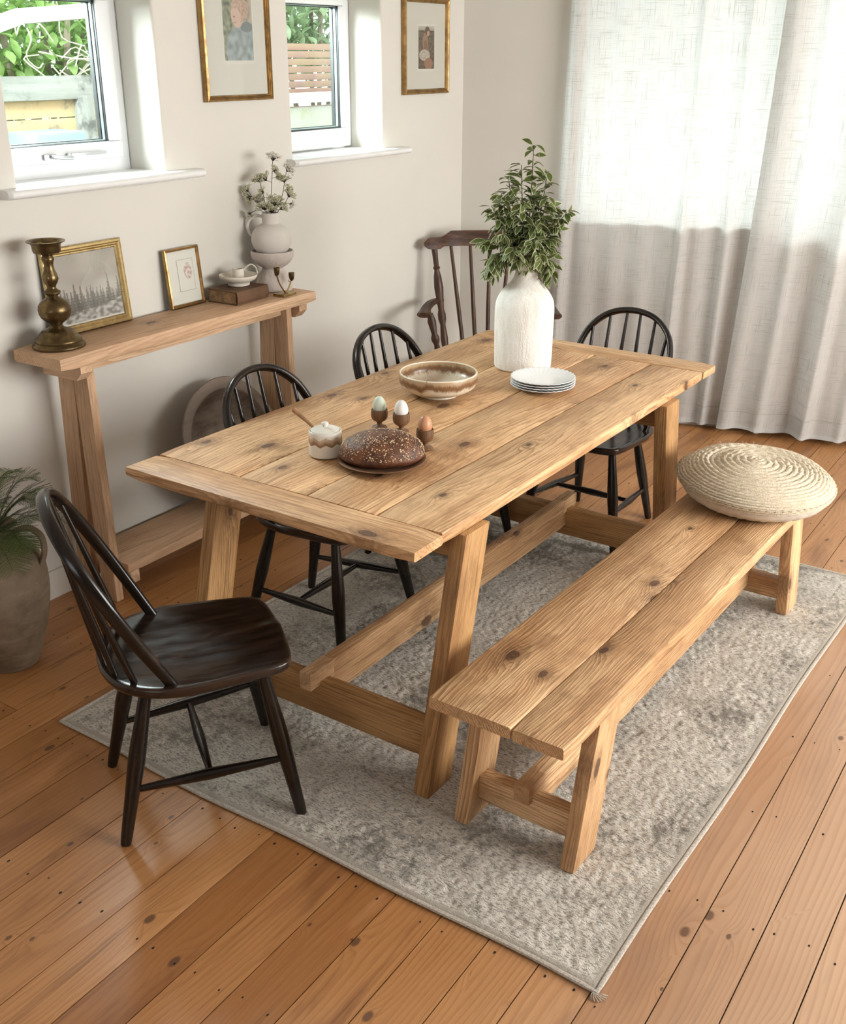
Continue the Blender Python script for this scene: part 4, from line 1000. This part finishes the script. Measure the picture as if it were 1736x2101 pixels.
# ------------------------------------------------------------------ jute cushion on the bench
cu = thing('round_cushion', 'round braided natural jute cushion lying on far end of bench', 'cushion', (-.935, 3.497, BH+.002)); cu.rotation_euler = (math.radians(3), math.radians(2), .3)
CR = .262
n = NT('braided_jute'); p = n.attr('wc'); fb = n.noise(p, 230, 3, .7); md = n.noise(p, 30, 3, .6); c = n.mix(n.ss(fb, .3, .7), (.50, .40, .27), (.80, .71, .56)); c = n.mix(n.math('MULTIPLY', n.ss(md, .55, .75), .35), c, (.86, .80, .68)); n.bump(fb, .6, .002); M['jute'] = n.set(c, .95, 0, .05)
mb = MB(); V = []; F = []; W = []; NA, NR = 540, 130; SZ_ = CR*1.22
for i in range(NR+1):
    a = i/NR; arc = a*SZ_                      # distance walked over the surface
    for j in range(NA):
        t = 2*PI*j/NA; sw = arc + .017*t/(2*PI)*(1 if arc > .02 else arc/.02)
        ph = (sw/.017) % 1; bump_ = .0075*math.sin(PI*ph)**.6
        br = .0018*math.sin(arc*60+t*max(arc, .02)/.0045*(1 if int(sw/.017) % 2 else -1)*1.0 + ph*5)
        ang = min(1, a*1.06)*PI*.56
        r_ = CR*math.sin(min(ang, PI*.56))*(1.0); z_ = .070+.068*math.cos(ang)*(1 if ang < PI/2 else .9)
        r_ = CR*(1-(1-min(1, a*1.05))**1.75) if a < .9 else CR*(.997-.03*((a-.9)/.1)**2)
        q = min(1, r_/CR) if a < .9 else 1
        z_ = .072+.066*math.sqrt(max(0, 1-q**2.6)) if a < .9 else .072+.066*math.sqrt(max(0, 1-(CR*(1-(.1)**1.75)/CR)**2.6))*(1-(a-.9)/.1)-.006*((a-.9)/.1)
        dmp = 0.012*math.exp(-((r_-.145)/.018)**2)*(.5+.5*math.cos(t-2.2)) - .010*math.exp(-(r_/.05)**2)
        lump = .006*mn.noise(Vector((r_*math.cos(t)*8, r_*math.sin(t)*8, 1)))
        rr = r_+(bump_+br)*(q**3)*.9; zz = z_+(bump_+br)*(1-q**6)-dmp*.8+lump
        V.append((rr*math.cos(t), rr*math.sin(t), zz)); W.append((rr*math.cos(t), rr*math.sin(t), zz))
for i in range(NR): F += [(i*NA+j, i*NA+(j+1) % NA, (i+1)*NA+(j+1) % NA, (i+1)*NA+j) for j in range(NA)]
mb.add(V, F, W); mb.build('braided_cover', M['jute'], cu, auto=180)
mb = MB(); lathe(mb, [(.0001, .0), (.12, .0), (.17, .006), (.215, .020), (.240, .036), (.252, .054), (.256, .066), (.2, .072)], seg=90, fn=lambda r_, z_, t: (r_, z_+.002*math.sin(t*37)*(r_ > .2)))
mb.build('cotton_underside', plain('cream_cotton', (.62, .57, .49), .9, nscale=40, namt=.1, bump=.2), cu, auto=80)
mb = MB()
for k in range(150):
    t = random.uniform(0, 2*PI); r_ = CR*random.choice((random.uniform(.3, 1), 1.0)); zz = .072+.066*math.sqrt(max(0, 1-(r_/CR)**2.6))+.004
    p = Vector((r_*math.cos(t), r_*math.sin(t), zz)); d = Vector((math.cos(t)*random.uniform(0, .7), math.sin(t)*random.uniform(0, .7), random.uniform(-.2, 1)))*random.uniform(.008, .02)
    tube(mb, spline([p, p+d*.6+Vector((random.uniform(-.004, .004),)*3), p+d], 3), .00045, 4)
mb.build('loose_fibres', M['jute'], cu, kind='stuff')

# ------------------------------------------------------------------ things on the console
CZt = Zc+.001
def brass(name, a, b, rough=.32):
    n = NT(name); g = n.noise(n.obj(), 18, 5, .7); c = n.mix(n.ss(g, .35, .7), a, b); return n.set(c, n.ss(g, .3, .8, rough-.08, rough+.15), .9, .5)
M['brass'] = brass('aged_brass', (.20, .140, .062), (.085, .058, .028)); M['brightbrass'] = brass('polished_brass', (.52, .36, .15), (.30, .20, .08), .25)
M['gilt'] = brass('gilded_frame', (.62, .47, .22), (.34, .23, .095), .33); M['gilt2'] = brass('bronze_gilt_frame', (.42, .26, .10), (.22, .13, .05), .36)
cs_ = thing('brass_candlestick', 'tall turned aged brass candlestick at the near end of console', 'candlestick', (-2.990, 2.286, CZt))
pc = [(.0001, 0), (.086, 0), (.0885, .004), (.087, .009), (.080, .014), (.0765, .018), (.078, .022), (.077, .027), (.070, .032), (.064, .038), (.060, .044), (.054, .052), (.050, .056), (.034, .060), (.023, .066), (.019, .072), (.021, .078), (.034, .088), (.047, .099), (.0525, .112), (.0535, .122), (.054, .125), (.0535, .128), (.052, .138), (.044, .150), (.030, .161), (.019, .168), (.017, .172), (.022, .176), (.0285, .182), (.027, .187), (.017, .193), (.0145, .198), (.0155, .206), (.023, .216), (.0265, .228), (.024, .240), (.0175, .256), (.0155, .270), (.017, .282), (.021, .291), (.0195, .297), (.0165, .303), (.022, .309), (.042, .313), (.0455, .320), (.0465, .336), (.050, .343), (.0615, .348), (.063, .351), (.060, .352), (.047, .346), (.044, .340), (.042, .320), (.0001, .318)]
mb = MB(); lathe(mb, pc, seg=64); mb.build('candlestick_body', M['brass'], cs_, auto=50)

def picture(name, label, w_, h_, fwid, dep, mtx, fm, matcol, ins, paint, group=None):
    """local x across, z up, y out of the wall (towards viewer is +y)"""
    rt = bpy.data.objects.new(name, None); COL.objects.link(rt); rt.matrix_world = mtx; rt.empty_display_size = .05; ET(rt, None, label, 'picture frame', group)
    prof = [(0, 0), (0, dep*.7), (fwid*.12, dep*.95), (fwid*.35, dep), (fwid*.5, dep*.86), (fwid*.62, dep*.9), (fwid*.78, dep*.72), (fwid*.9, dep*.74), (fwid, dep*.5), (fwid, 0)]
    mb = MB(); V = []; F = []; n_ = len(prof)
    for (sx, sz) in ((-1, -1), (1, -1), (1, 1), (-1, 1)):
        for a, b in prof: V.append((sx*(w_/2-a), b, sz*(h_/2-a)+h_/2))
    for k in range(4):
        for j in range(n_): F.append((k*n_+j, k*n_+(j+1) % n_, ((k+1) % 4)*n_+(j+1) % n_, ((k+1) % 4)*n_+j))
    mb.add(V, F); mb.build('frame_moulding', fm, rt, smooth=False)
    mb = MB(); box(mb, (0, dep*.28, h_/2), (w_-2*fwid+.004, .003, h_-2*fwid+.004), bevel=0); mnt = mb.build('mount_board', plain('mount_'+name, matcol, .8), rt, smooth=False)
    x0, x1, z0, z1 = ins; nx, nz = 90, 120
    mb = MB(); V = []; F = []; Cc = []
    for j in range(nz+1):
        for i in range(nx+1):
            u, v = i/nx, j/nz; V.append((x0+(x1-x0)*u, dep*.28+.0022, z0+(z1-z0)*v)); Cc.append(paint(u, v))
    for j in range(nz): F += [(j*(nx+1)+i, j*(nx+1)+i+1, (j+1)*(nx+1)+i+1, (j+1)*(nx+1)+i) for i in range(nx)]
    mb.add(V, F); mb.c = Cc
    n = NT('print_'+name); n.set(n.attr('Col', 0), .6, 0, .3); mb.build('photo_print', n.mat, mnt, smooth=False)
    mb = MB(); box(mb, (0, dep*.45, h_/2), (w_-2*fwid+.002, .0015, h_-2*fwid+.002), bevel=0); mb.build('glass_pane', M['pglass'], rt, smooth=False)
    return rt
def mixc(a, b, t): t = max(0, min(1, t)); return tuple(a[i]*(1-t)+b[i]*t for i in range(3))
def ell(u, v, cx, cy, rx, ry): return ((u-cx)/rx)**2+((v-cy)/ry)**2
def nz_(u, v, s, o=0): return mn.noise(Vector((u*s+o, v*s*1.3, o)))
def p_child(u, v):
    if u < .035 or u > .965 or v < .05 or v > .97: return (.74, .72, .66)
    c = mixc((.10, .12, .07), (.34, .36, .24), .5+nz_(u, v, 12)); c = mixc(c, (.55, .45, .38), (u-.62)*2.2+.5*nz_(u, v, 6, 3))
    if ell(u, v, .60, .18, .50, .34) < 1 or ell(u, v, .66, .40, .30, .22) < 1: c = mixc((.22, .27, .27), (.40, .46, .47), .5+1.1*nz_(u, v, 8, 5))
    if ell(u, v, .78, .50, .20, .07) < 1: c = (.20, .24, .24)
    if ell(u, v, .50, .66, .20, .17) < 1: c = (.62, .44, .36)
    if ell(u, v, .58, .74, .27, .18) < 1 and not ell(u, v, .44, .62, .17, .13) < 1: c = mixc((.42, .28, .21), (.58, .42, .32), .5+nz_(u, v, 20, 2))
    if ell(u, v, .40, .635, .035, .012) < 1: c = (.25, .17, .14)
    if ell(u, v, .41, .555, .05, .012) < 1: c = (.50, .27, .23)
    return c
def p_field(u, v):
    if u < .06 or u > .94 or v < .05 or v > .95: return (.78, .75, .69)
    c = mixc((.07, .055, .04), (.20, .15, .10), .5+1.2*nz_(u, v, 14)); 
    if v > .86: c = mixc((.55, .50, .44), c, (.93-v)*6)
    if v < .40: c = mixc(c, (.10, .05, .03), .4)
    if ell(u, v, .44, .60, .15, .22) < 1: c = (.34, .22, .14)
    if ell(u, v, .55, .86, .13, .09) < 1: c = (.14, .08, .05)
    if ell(u, v, .60, .80, .07, .055) < 1: c = (.52, .34, .25)
    if ell(u, v, .45, .50, .10, .16) < 1: c = (.24, .12, .08)
    if ell(u, v, .40, .34, .30, .12) < 1: c = mixc((.62, .58, .50), (.40, .34, .27), .5+nz_(u, v, 18, 4))
    if ell(u, v, .62, .16, .24, .12) < 1 : c = (.33, .17, .10)
    return c
def p_forest(u, v):
    c = mixc((.60, .56, .50), (.46, .42, .38), .5+nz_(u, v, 3))
    hz = .62-.30*(1-u)*0+.05*math.sin(u*9)
    for k in range(22):
        x = (k*.618+.07) % 1.0; h_ = .24+.26*((k*37) % 11)/11; b = .12+.10*((k*7) % 5)/5
        if b < v < b+h_ and abs(u-x) < .045*(1-(v-b)/h_)*(.7+.5*abs(math.sin(v*70))): c = mixc(c, (.10, .09, .08), .72)
    if v < .42: c = mixc(c, (.13, .12, .105), .55-v+.5*nz_(u, v, 9, 7))
    if v < .10+.18*u+.04*nz_(u, v, 8, 1): c = mixc((.55, .53, .50), (.20, .18, .16), .5+1.4*nz_(u, v, 16, 9))
    if v < .035: c = (.70, .68, .63)
    return c
def p_sketch(u, v):
    c = (.70, .69, .62)
    if .3 < u < .86 and .22 < v < .86 and (u < .315 or u > .845 or v < .23 or v > .85): return (.35, .33, .29)
    if .3 < u < .86 and .22 < v < .86 and ell(u, v, .66, .62, .14, .17) < 1: c = mixc(c, (.50, .32, .28), .5+1.2*nz_(u, v, 14, 2))
    return c
def wallmtx(x, y, z, tilt=0):
    # local x -> world +Y, local y (out) -> world +X
    R = Matrix(((0, 1, 0), (1, 0, 0), (0, 0, 1))).to_4x4(); R = Matrix(((0, 1, 0, 0), (-1, 0, 0, 0), (0, 0, 1, 0), (0, 0, 0, 1)))
    return Matrix.Translation((x, y, z)) @ R @ Matrix.Rotation(tilt, 4, 'X')
# local x -> -Y so mirror the paint u
def flip(f): return lambda u, v: f(1-u, v)
picture('hanging_picture', 'gold framed portrait of a young child in a grey coat, between the windows', .385, .56, .022, .024, wallmtx(WX+.002, 3.385, 1.708), M['gilt2'], (.70, .68, .61), (-.105, .075, .135, .40), flip(p_child))
picture('hanging_picture', 'narrow gold framed photo of a woman in a field, hung nearest the corner', .395, .43, .024, .024, wallmtx(WX+.002, 4.730, 1.698), M['gilt2'], (.72, .70, .63), (-.085, .075, .105, .315), flip(p_field))
picture('leaning_picture', 'gilt framed misty forest photograph leaning on wall behind candlestick', .355, .300, .030, .018, wallmtx(-3.090, 2.518, CZt, .085), M['gilt'], (.66, .63, .57), (-.151, .151, .026, .272), flip(p_forest))
picture('leaning_picture', 'small thin gold framed print leaning on the wall mid console', .182, .225, .012, .014, wallmtx(-3.082, 2.982, CZt, .095), M['gilt2'], (.74, .73, .66), (-.076, .076, .016, .206), flip(p_sketch))

bk = thing('old_book', 'thick old brown leather-bound book lying under the candle dish', 'book', (-2.998, 3.185, CZt), .05)
M['leather'] = clay('worn_brown_leather', (.16, .085, .045), .6, .4, 120, 12, .35); M['pages'] = plain('aged_page_edges', (.30, .19, .10), .9, nscale=60, namt=.3)
mb = MB(); box(mb, (0, 0, .0018), (.152, .195, .0036), bevel=.001); box(mb, (0, 0, .0502), (.152, .195, .0036), bevel=.001)
V = []; 
for k in range(9): q = -PI/2+PI*k/8; V.append((.070+.010*math.cos(q), .026+.026*math.sin(q)))
tt = [(a, -.0975, b) for a, b in V]+[(a, .0975, b) for a, b in V]; tt2 = [(a-.004, -.0975, b*.9+.0026) for a, b in V]+[(a-.004, .0975, b*.9+.0026) for a, b in V]
mb.add(tt+tt2, [(i, i+1, 9+i+1, 9+i) for i in range(8)]+[(18+i, 18+9+i, 18+9+i+1, 18+i+1) for i in range(8)]+[(i, 18+i, 18+i+1, i+1) for i in range(8)]+[(9+i, 9+i+1, 27+i+1, 27+i) for i in range(8)])
mb.build('cover', M['leather'], bk, smooth=False)
mb = MB(); box(mb, (-.004, 0, .026), (.140, .186, .0452), bevel=.001); mb.build('pages', M['pages'], bk, smooth=False)

M['cream'] = clay('matt_cream_stoneware', (.74, .68, .58), .6, .15, 90)
M['blush'] = clay('rough_pinkish_clay', (.64, .56, .505), .85, .9, 45, 14, .14)
M['grey'] = clay('smooth_greige_clay', (.72, .68, .62), .8, .12, 120)
cdh = thing('candle_dish', 'small cream ceramic chamberstick dish standing on the old book', 'candle holder', (-3.010, 3.205, CZt+.053))
mb = MB(); lathe(mb, [(.0001, .003), (.040, .0), (.044, .002), (.044, .012), (.052, .017), (.068, .024), (.076, .034), (.0775, .041), (.0755, .043), (.072, .039), (.062, .030), (.045, .025), (.028, .025), (.0245, .032), (.0230, .060), (.0215, .066), (.0185, .066), (.0180, .045), (.0001, .044)], seg=48); mb.build('dish', M['cream'], cdh, auto=60)
mb = MB(); lp_ = [(.012, .020, .058), (.022, .034, .074), (.030, .048, .078), (.040, .060, .066), (.044, .066, .042)]; tube(mb, spline(lp_, 6), (.007, .0035), 8); mb.build('handle', M['cream'], cdh)

pd = thing('clay_pedestal_bowl', 'rough pinkish clay pedestal bowl under the handled vase, far end of console', 'pedestal', (-3.012, 3.420, CZt))
mb = MB(); pp = [(.0001, 0), (.076, 0), (.079, .003), (.077, .012), (.074, .025), (.070, .040), (.062, .060), (.050, .078), (.044, .087), (.046, .093), (.062, .104), (.078, .119), (.0865, .136), (.0885, .155), (.0875, .161), (.083, .162), (.080, .158), (.077, .150), (.0001, .146)]
pp = [(.0001, 0)]+[(a.x, a.y) for a in spline([(r_, z_, 0) for r_, z_ in pp[1:-1]], 3)]+[(.0001, .146)]
lathe(mb, pp, seg=56, fn=lambda r_, z_, t: (r_*(1+.02*mn.noise(Vector((math.cos(t)*3, math.sin(t)*3, z_*18)))), z_)); mb.build('pedestal_body', M['blush'], pd, auto=60)
hv = thing('handled_vase', 'smooth greige round vase with loop handle, standing on the clay pedestal', 'vase', (-3.012, 3.420, CZt+.151))
mb = MB(); ph_ = [(.048, 0), (.058, .004), (.071, .018), (.080, .036), (.083, .055), (.080, .075), (.070, .095), (.055, .110), (.040, .118), (.0355, .121), (.0350, .126), (.0352, .160), (.0345, .163), (.0315, .163), (.031, .158)]
ph_ = [(.0001, 0)]+[(a.x, a.y) for a in spline([(r_, z_, 0) for r_, z_ in ph_], 3)]+[(.030, .11), (.0001, .105)]
lathe(mb, ph_, seg=56); mb.build('vase_body', M['grey'], hv, auto=60)
hd = -(rr_*.95-ff_*.1).normalized()
mb = MB(); pts = [hd*(.033)+Vector((0, 0, .146)), hd*.060+Vector((0, 0, .150)), hd*.086+Vector((0, 0, .135)), hd*.098+Vector((0, 0, .110)), hd*.094+Vector((0, 0, .086)), hd*.082+Vector((0, 0, .070)), hd*.070+Vector((0, 0, .072))]
tube(mb, spline(pts, 6), .0065, 10); mb.build('handle', M['grey'], hv)
# dried umbel flowers
M['umbel'] = plain('dried_flower_heads', (.58, .57, .38), .8, nscale=60, namt=.3); M['umbel2'] = plain('pale_flower_heads', (.74, .70, .60), .8)
df = thing('dried_flowers', 'dried cow parsley stems in the greige handled vase', 'flowers', (-3.012, 3.420, CZt+.151+.10))
ms = MB(); mh = MB()
def umbel(p, d, R_, n_, mi=0):
    n_ = int(n_*1.9); R_ *= 1.08
    d = Vector(d).normalized(); _, a1, b1 = frame_axes(d)
    for k in range(n_):
        q = k*2.4; r_ = R_*math.sqrt((k+.5)/n_); e = p+d*(R_*random.uniform(.55, 1.15)-r_*r_/R_*.35)+(a1*math.cos(q)+b1*math.sin(q))*r_
        tube(ms, [p, p.lerp(e, .5)+d*.003, e], .0005, 4)
        for m_ in range(7):
            c = e+Vector((random.uniform(-1, 1), random.uniform(-1, 1), random.uniform(-.6, .8)))*.0050; s_ = random.uniform(.0013, .0026)
            mh.add([c+Vector(v)*s_ for v in ((1, 0, 0), (-1, 0, 0), (0, 1, 0), (0, -1, 0), (0, 0, 1), (0, 0, -1))], [(0, 2, 4), (2, 1, 4), (1, 3, 4), (3, 0, 4), (2, 0, 5), (1, 2, 5), (3, 1, 5), (0, 3, 5)], None, mi)
def flower(path, heads):
    P = [rr_*a+ff_*c+Vector((0, 0, b)) for a, b, c in path]; tube(ms, spline(P, 7), .0012, 6)
    for (a, b, c), (da, db), R_, n_, mi in heads: 
        hp = rr_*a+ff_*c+Vector((0, 0, b)); near_ = min(spline(P, 7), key=lambda q: (q-hp).length+.6*max(0, q.z-hp.z)); tube(ms, [near_, near_.lerp(hp, .6)+Vector((0, 0, .002)), hp], .0009, 5)
        umbel(hp, rr_*da+Vector((0, 0, db)), R_, n_, mi)
flower([(0, -.04, 0), (.004, .06, 0), (.010, .15, 0), (.022, .265, 0)], [((.022, .265, 0), (.15, 1), .028, 22, 1), ((.02, .225, 0), (.6, .5), .02, 14, 0), ((-.005, .19, -.01), (-.7, .8), .028, 20, 0), ((.03, .20, .01), (.8, .6), .02, 12, 0)])
flower([(0, -.04, 0), (-.012, .06, 0), (-.02, .12, -.01), (-.033, .185, -.01)], [((-.033, .185, -.01), (-.6, .9), .026, 20, 0), ((-.02, .14, 0), (-.9, .5), .02, 14, 0)])
flower([(0, -.04, 0), (.02, .06, 0), (.05, .12, 0), (.075, .225, 0)], [((.075, .225, 0), (.6, .6), .026, 20, 1), ((.065, .18, 0), (-.2, 1), .028, 20, 0), ((.07, .15, .01), (.8, .4), .022, 14, 0)])
flower([(0, -.04, 0), (.03, .06, -.01), (.06, .095, -.01), (.078, .125, -.01)], [((.078, .125, -.01), (.5, .7), .026, 18, 0), ((.082, .10, -.01), (.9, -.4), .018, 10, 1)])
flower([(0, -.04, 0), (-.018, .065, 0), (-.055, .10, .01), (-.085, .145, .01)], [((-.085, .145, .01), (-.8, .6), .024, 18, 0), ((-.075, .125, .01), (-.6, -.3), .024, 16, 0), ((-.05, .10, .01), (.1, .9), .026, 18, 0)])
flower([(0, -.04, 0), (-.02, .055, 0), (-.05, .072, 0), (-.078, .062, 0)], [((-.078, .062, 0), (-.7, -.6), .022, 16, 1)])
flower([(0, -.04, 0), (.012, .05, -.01), (.022, .09, -.02)], [((.022, .09, -.02), (.3, .8), .040, 40, 0), ((-.015, .075, -.02), (-.3, .8), .034, 30, 0), ((.01, .065, -.03), (0, .7), .03, 24, 0), ((.045, .075, -.01), (.6, .7), .026, 18, 0)])
ms.build('stems', M['stemdark'], df); mh.build('flower_heads', [M['umbel'], M['umbel2']], df, smooth=False)

bh = thing('twig_candle_holder', 'small brass two-cup branch candle holder at the console front edge', 'candle holder', (-2.895, 3.352, CZt), .05)
mb = MB(); box(mb, (0, 0, .005), (.055, .085, .010), bevel=.001); mb.build('base', M['brightbrass'], bh, smooth=False)
mb = MB(); tube(mb, spline([(0, .004, .010), (.002, -.010, .022), (0, -.030, .050), (-.002, -.040, .075), (0, -.046, .088)], 6), (.0035, .0025), 8); tube(mb, spline([(0, .004, .010), (0, .020, .018), (0, .036, .036), (0, .048, .052)], 6), (.0035, .0025), 8)
tube(mb, spline([(0, -.042, .080), (0, -.054, .088), (0, -.062, .094)], 4), .0015, 6); tube(mb, spline([(0, .044, .046), (0, .032, .050), (0, .028, .056)], 4), .0015, 6)
mb.build('branch', M['brightbrass'], bh)
for (x, y, z) in ((0, -.046, .086), (0, .050, .050)):
    mb = MB(); lathe(mb, [(.0001, 0), (.006, .002), (.010, .010), (.0118, .022), (.0125, .034), (.0115, .034), (.010, .020), (.0001, .012)], c=(x, y, z), seg=28); mb.build('candle_cup', M['brass'], bh)

# ------------------------------------------------------------------ dough bowl below the console
n = NT('old_grey_timber'); p = n.attr('wc'); g = n.noise(n.vmath('MULTIPLY', p, (18, 3, 5)), 1, 5, .7); g2 = n.noise(p, 4, 4, .6); c = n.mix(n.ss(g, .3, .7), (.075, .050, .035), (.21, .16, .12)); c = n.mix(n.ss(g2, .5, .75), c, (.26, .21, .17)); rl = n.vmath('LENGTH', p, out=1); c = n.mix(n.math('MULTIPLY', n.ss(rl, .222, .232), .55), c, (.34, .28, .23)); n.bump(g, .6, .003); M['greywood'] = n.set(c, .7, 0, .3)  # rim highlight painted in as a lighter timber colour near the edge
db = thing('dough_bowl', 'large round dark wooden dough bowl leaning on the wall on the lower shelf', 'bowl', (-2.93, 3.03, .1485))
mb = MB(); Rb = .252
V = []; F = []; prf = [(.0001, -.075), (.10, -.074), (.17, -.060), (.215, -.035), (.243, -.004), (.252, .004), (.250, .010), (.240, .012), (.215, .008), (.205, .0), (.196, -.030), (.160, -.056), (.08, -.064), (.0001, -.066)]
sg = 72
for (r_, z_) in prf:
    for j in range(sg): t = 2*PI*j/sg; q = 1.08+.02*math.sin(2*t+.6)+.008*math.sin(5*t); V.append((r_*q*math.cos(t), r_*q*math.sin(t), z_))
for i in range(len(prf)-1): F += [(i*sg+j, i*sg+(j+1) % sg, (i+1)*sg+(j+1) % sg, (i+1)*sg+j) for j in range(sg)]
tl = math.radians(72); Rm = Matrix(((math.cos(tl), 0, math.sin(tl)), (0, 1, 0), (-math.sin(tl), 0, math.cos(tl))))
W = [tuple(v) for v in V]; V = [Rm @ Vector(v) for v in V]; mz_ = min(v.z for v in V); V = [v-Vector((0, 0, mz_)) for v in V]
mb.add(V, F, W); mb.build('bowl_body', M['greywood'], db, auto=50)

# ------------------------------------------------------------------ big urn and asparagus fern
n = NT('worn_terracotta_urn'); p = n.obj(); a_ = n.noise(p, 5, 5, .65); b_ = n.noise(n.vmath('MULTIPLY', p, (6, 6, 40)), 1, 3, .6); c = n.mix(n.ss(a_, .35, .7), (.27, .205, .14), (.15, .105, .068)); c = n.mix(n.math('MULTIPLY', n.ss(b_, .5, .7), .35), c, (.40, .34, .26)); n.bump(n.math('ADD', a_, n.math('MULTIPLY', b_, .4)), .5, .005); M['urn'] = n.set(c, .8, 0, .25)
ur = thing('terracotta_urn', 'large worn brown two-handled urn on floor at left edge', 'urn', (-2.855, 1.832, 0))
pu = [(.075, 0), (.082, .004), (.090, .03), (.112, .09), (.132, .16), (.146, .235), (.150, .30), (.143, .36), (.120, .405), (.090, .432), (.072, .445), (.066, .46), (.070, .485), (.078, .495), (.074, .50), (.066, .495), (.058, .47)]
pu = [(.0001, .001)]+[(a.x, a.y) for a in spline([(r_, z_, 0) for r_, z_ in pu], 3)]+[(.055, .40), (.0001, .39)]
mb = MB(); lathe(mb, pu, seg=64, fn=lambda r_, z_, t: (r_*(1+.012*mn.noise(Vector((math.cos(t), math.sin(t), z_*5)))), z_)); mb.build('urn_body', M['urn'], ur, auto=60)
for s_ in (-1, 1):
    d = rr_*s_; mb = MB(); pts = [d*.066+Vector((0, 0, .478)), d*.115+Vector((0, 0, .492)), d*.152+Vector((0, 0, .465)), d*.158+Vector((0, 0, .415)), d*.140+Vector((0, 0, .355))]
    tube(mb, spline(pts, 7), (.015, .009), 10); mb.build('handle', M['urn'], ur)
M['soil'] = plain('dark_soil', (.02, .015, .01), .95)
fn_ = thing('asparagus_fern', 'feathery green asparagus fern growing from the large urn', 'fern', (-2.855, 1.832, .42))
mst = MB(); mfl = MB()
M['fern'] = leafmat('fern_needles', (.10, .155, .035), (.24, .31, .09), .3); M['fernstem'] = plain('fern_stem', (.035, .045, .018), .6)
def frond(base, dirv, L_, rise, droop):
    pts = [base]; d = Vector(dirv).normalized(); N_ = 26
    for i in range(1, N_+1):
        t = i/N_; pts.append(base+d*L_*t+Vector((0, 0, rise*math.sin(min(1, t*1.2)*PI/2)-droop*t*t)))
    tube(mst, pts, [.0018-.0013*i/N_ for i in range(N_+1)], 5)
    for i in range(5, N_+1):
        t = i/N_; tg = (pts[i]-pts[i-1]).normalized(); sd = tg.cross(Vector((0, 0, 1))).normalized()
        bl = L_*.42*math.sin(PI*min(1, max(.05, (1.06-t))**.8))*.9+.012
        for s_ in (-1, 1):
            bd_ = (sd*s_+tg*.75+Vector((0, 0, random.uniform(-.15, .1)))).normalized(); e = pts[i]+bd_*bl; tube(mst, [pts[i], (pts[i]+e)/2+Vector((0, 0, .003)), e], .0006, 3)
            n_ = max(4, int(bl/.0045)); up_ = bd_.cross(tg).normalized(); cr = bd_.cross(up_).normalized()
            for k in range(n_):
                q = pts[i].lerp(e, (k+.6)/n_); nl = .012*(1-.55*k/n_)
                for s2 in (-1, 1):
                    nd = (cr*s2+bd_*.8+up_*random.uniform(-.3, .3)).normalized(); w2 = bd_*.0007
                    mfl.add([q-w2, q+w2, q+nd*nl], [(0, 1, 2)])
for (a, c, L_, rise, dr) in [(.8, -.2, .20, .22, .02), (.95, .1, .23, .12, .03), (.6, .2, .16, .26, 0), (.9, -.5, .17, .06, .05), (.3, -.5, .16, .22, 0), (0, -.3, .14, .28, 0), (-.5, -.4, .2, .2, .02), (-.9, 0, .25, .15, .05), (.7, -.7, .22, .14, .06), (.1, .4, .15, .24, 0), (.45, -.8, .2, .10, .04), (1, -.15, .14, .03, .05), (.5, -.1, .2, .24, .01), (.75, -.4, .2, .17, .03), (-.2, -.6, .18, .2, .02), (.2, -.1, .1, .3, 0), (.9, .0, .18, .2, .02), (.65, -.9, .2, .02, .06), (-.6, -.7, .2, .1, .04)]:
    frond(Vector((0, 0, .04)), rr_*a+ff_*c, L_*.95, rise*.72, dr)
mst.build('stems', M['fernstem'], fn_); mfl.build('fronds', M['fern'], fn_, smooth=False)
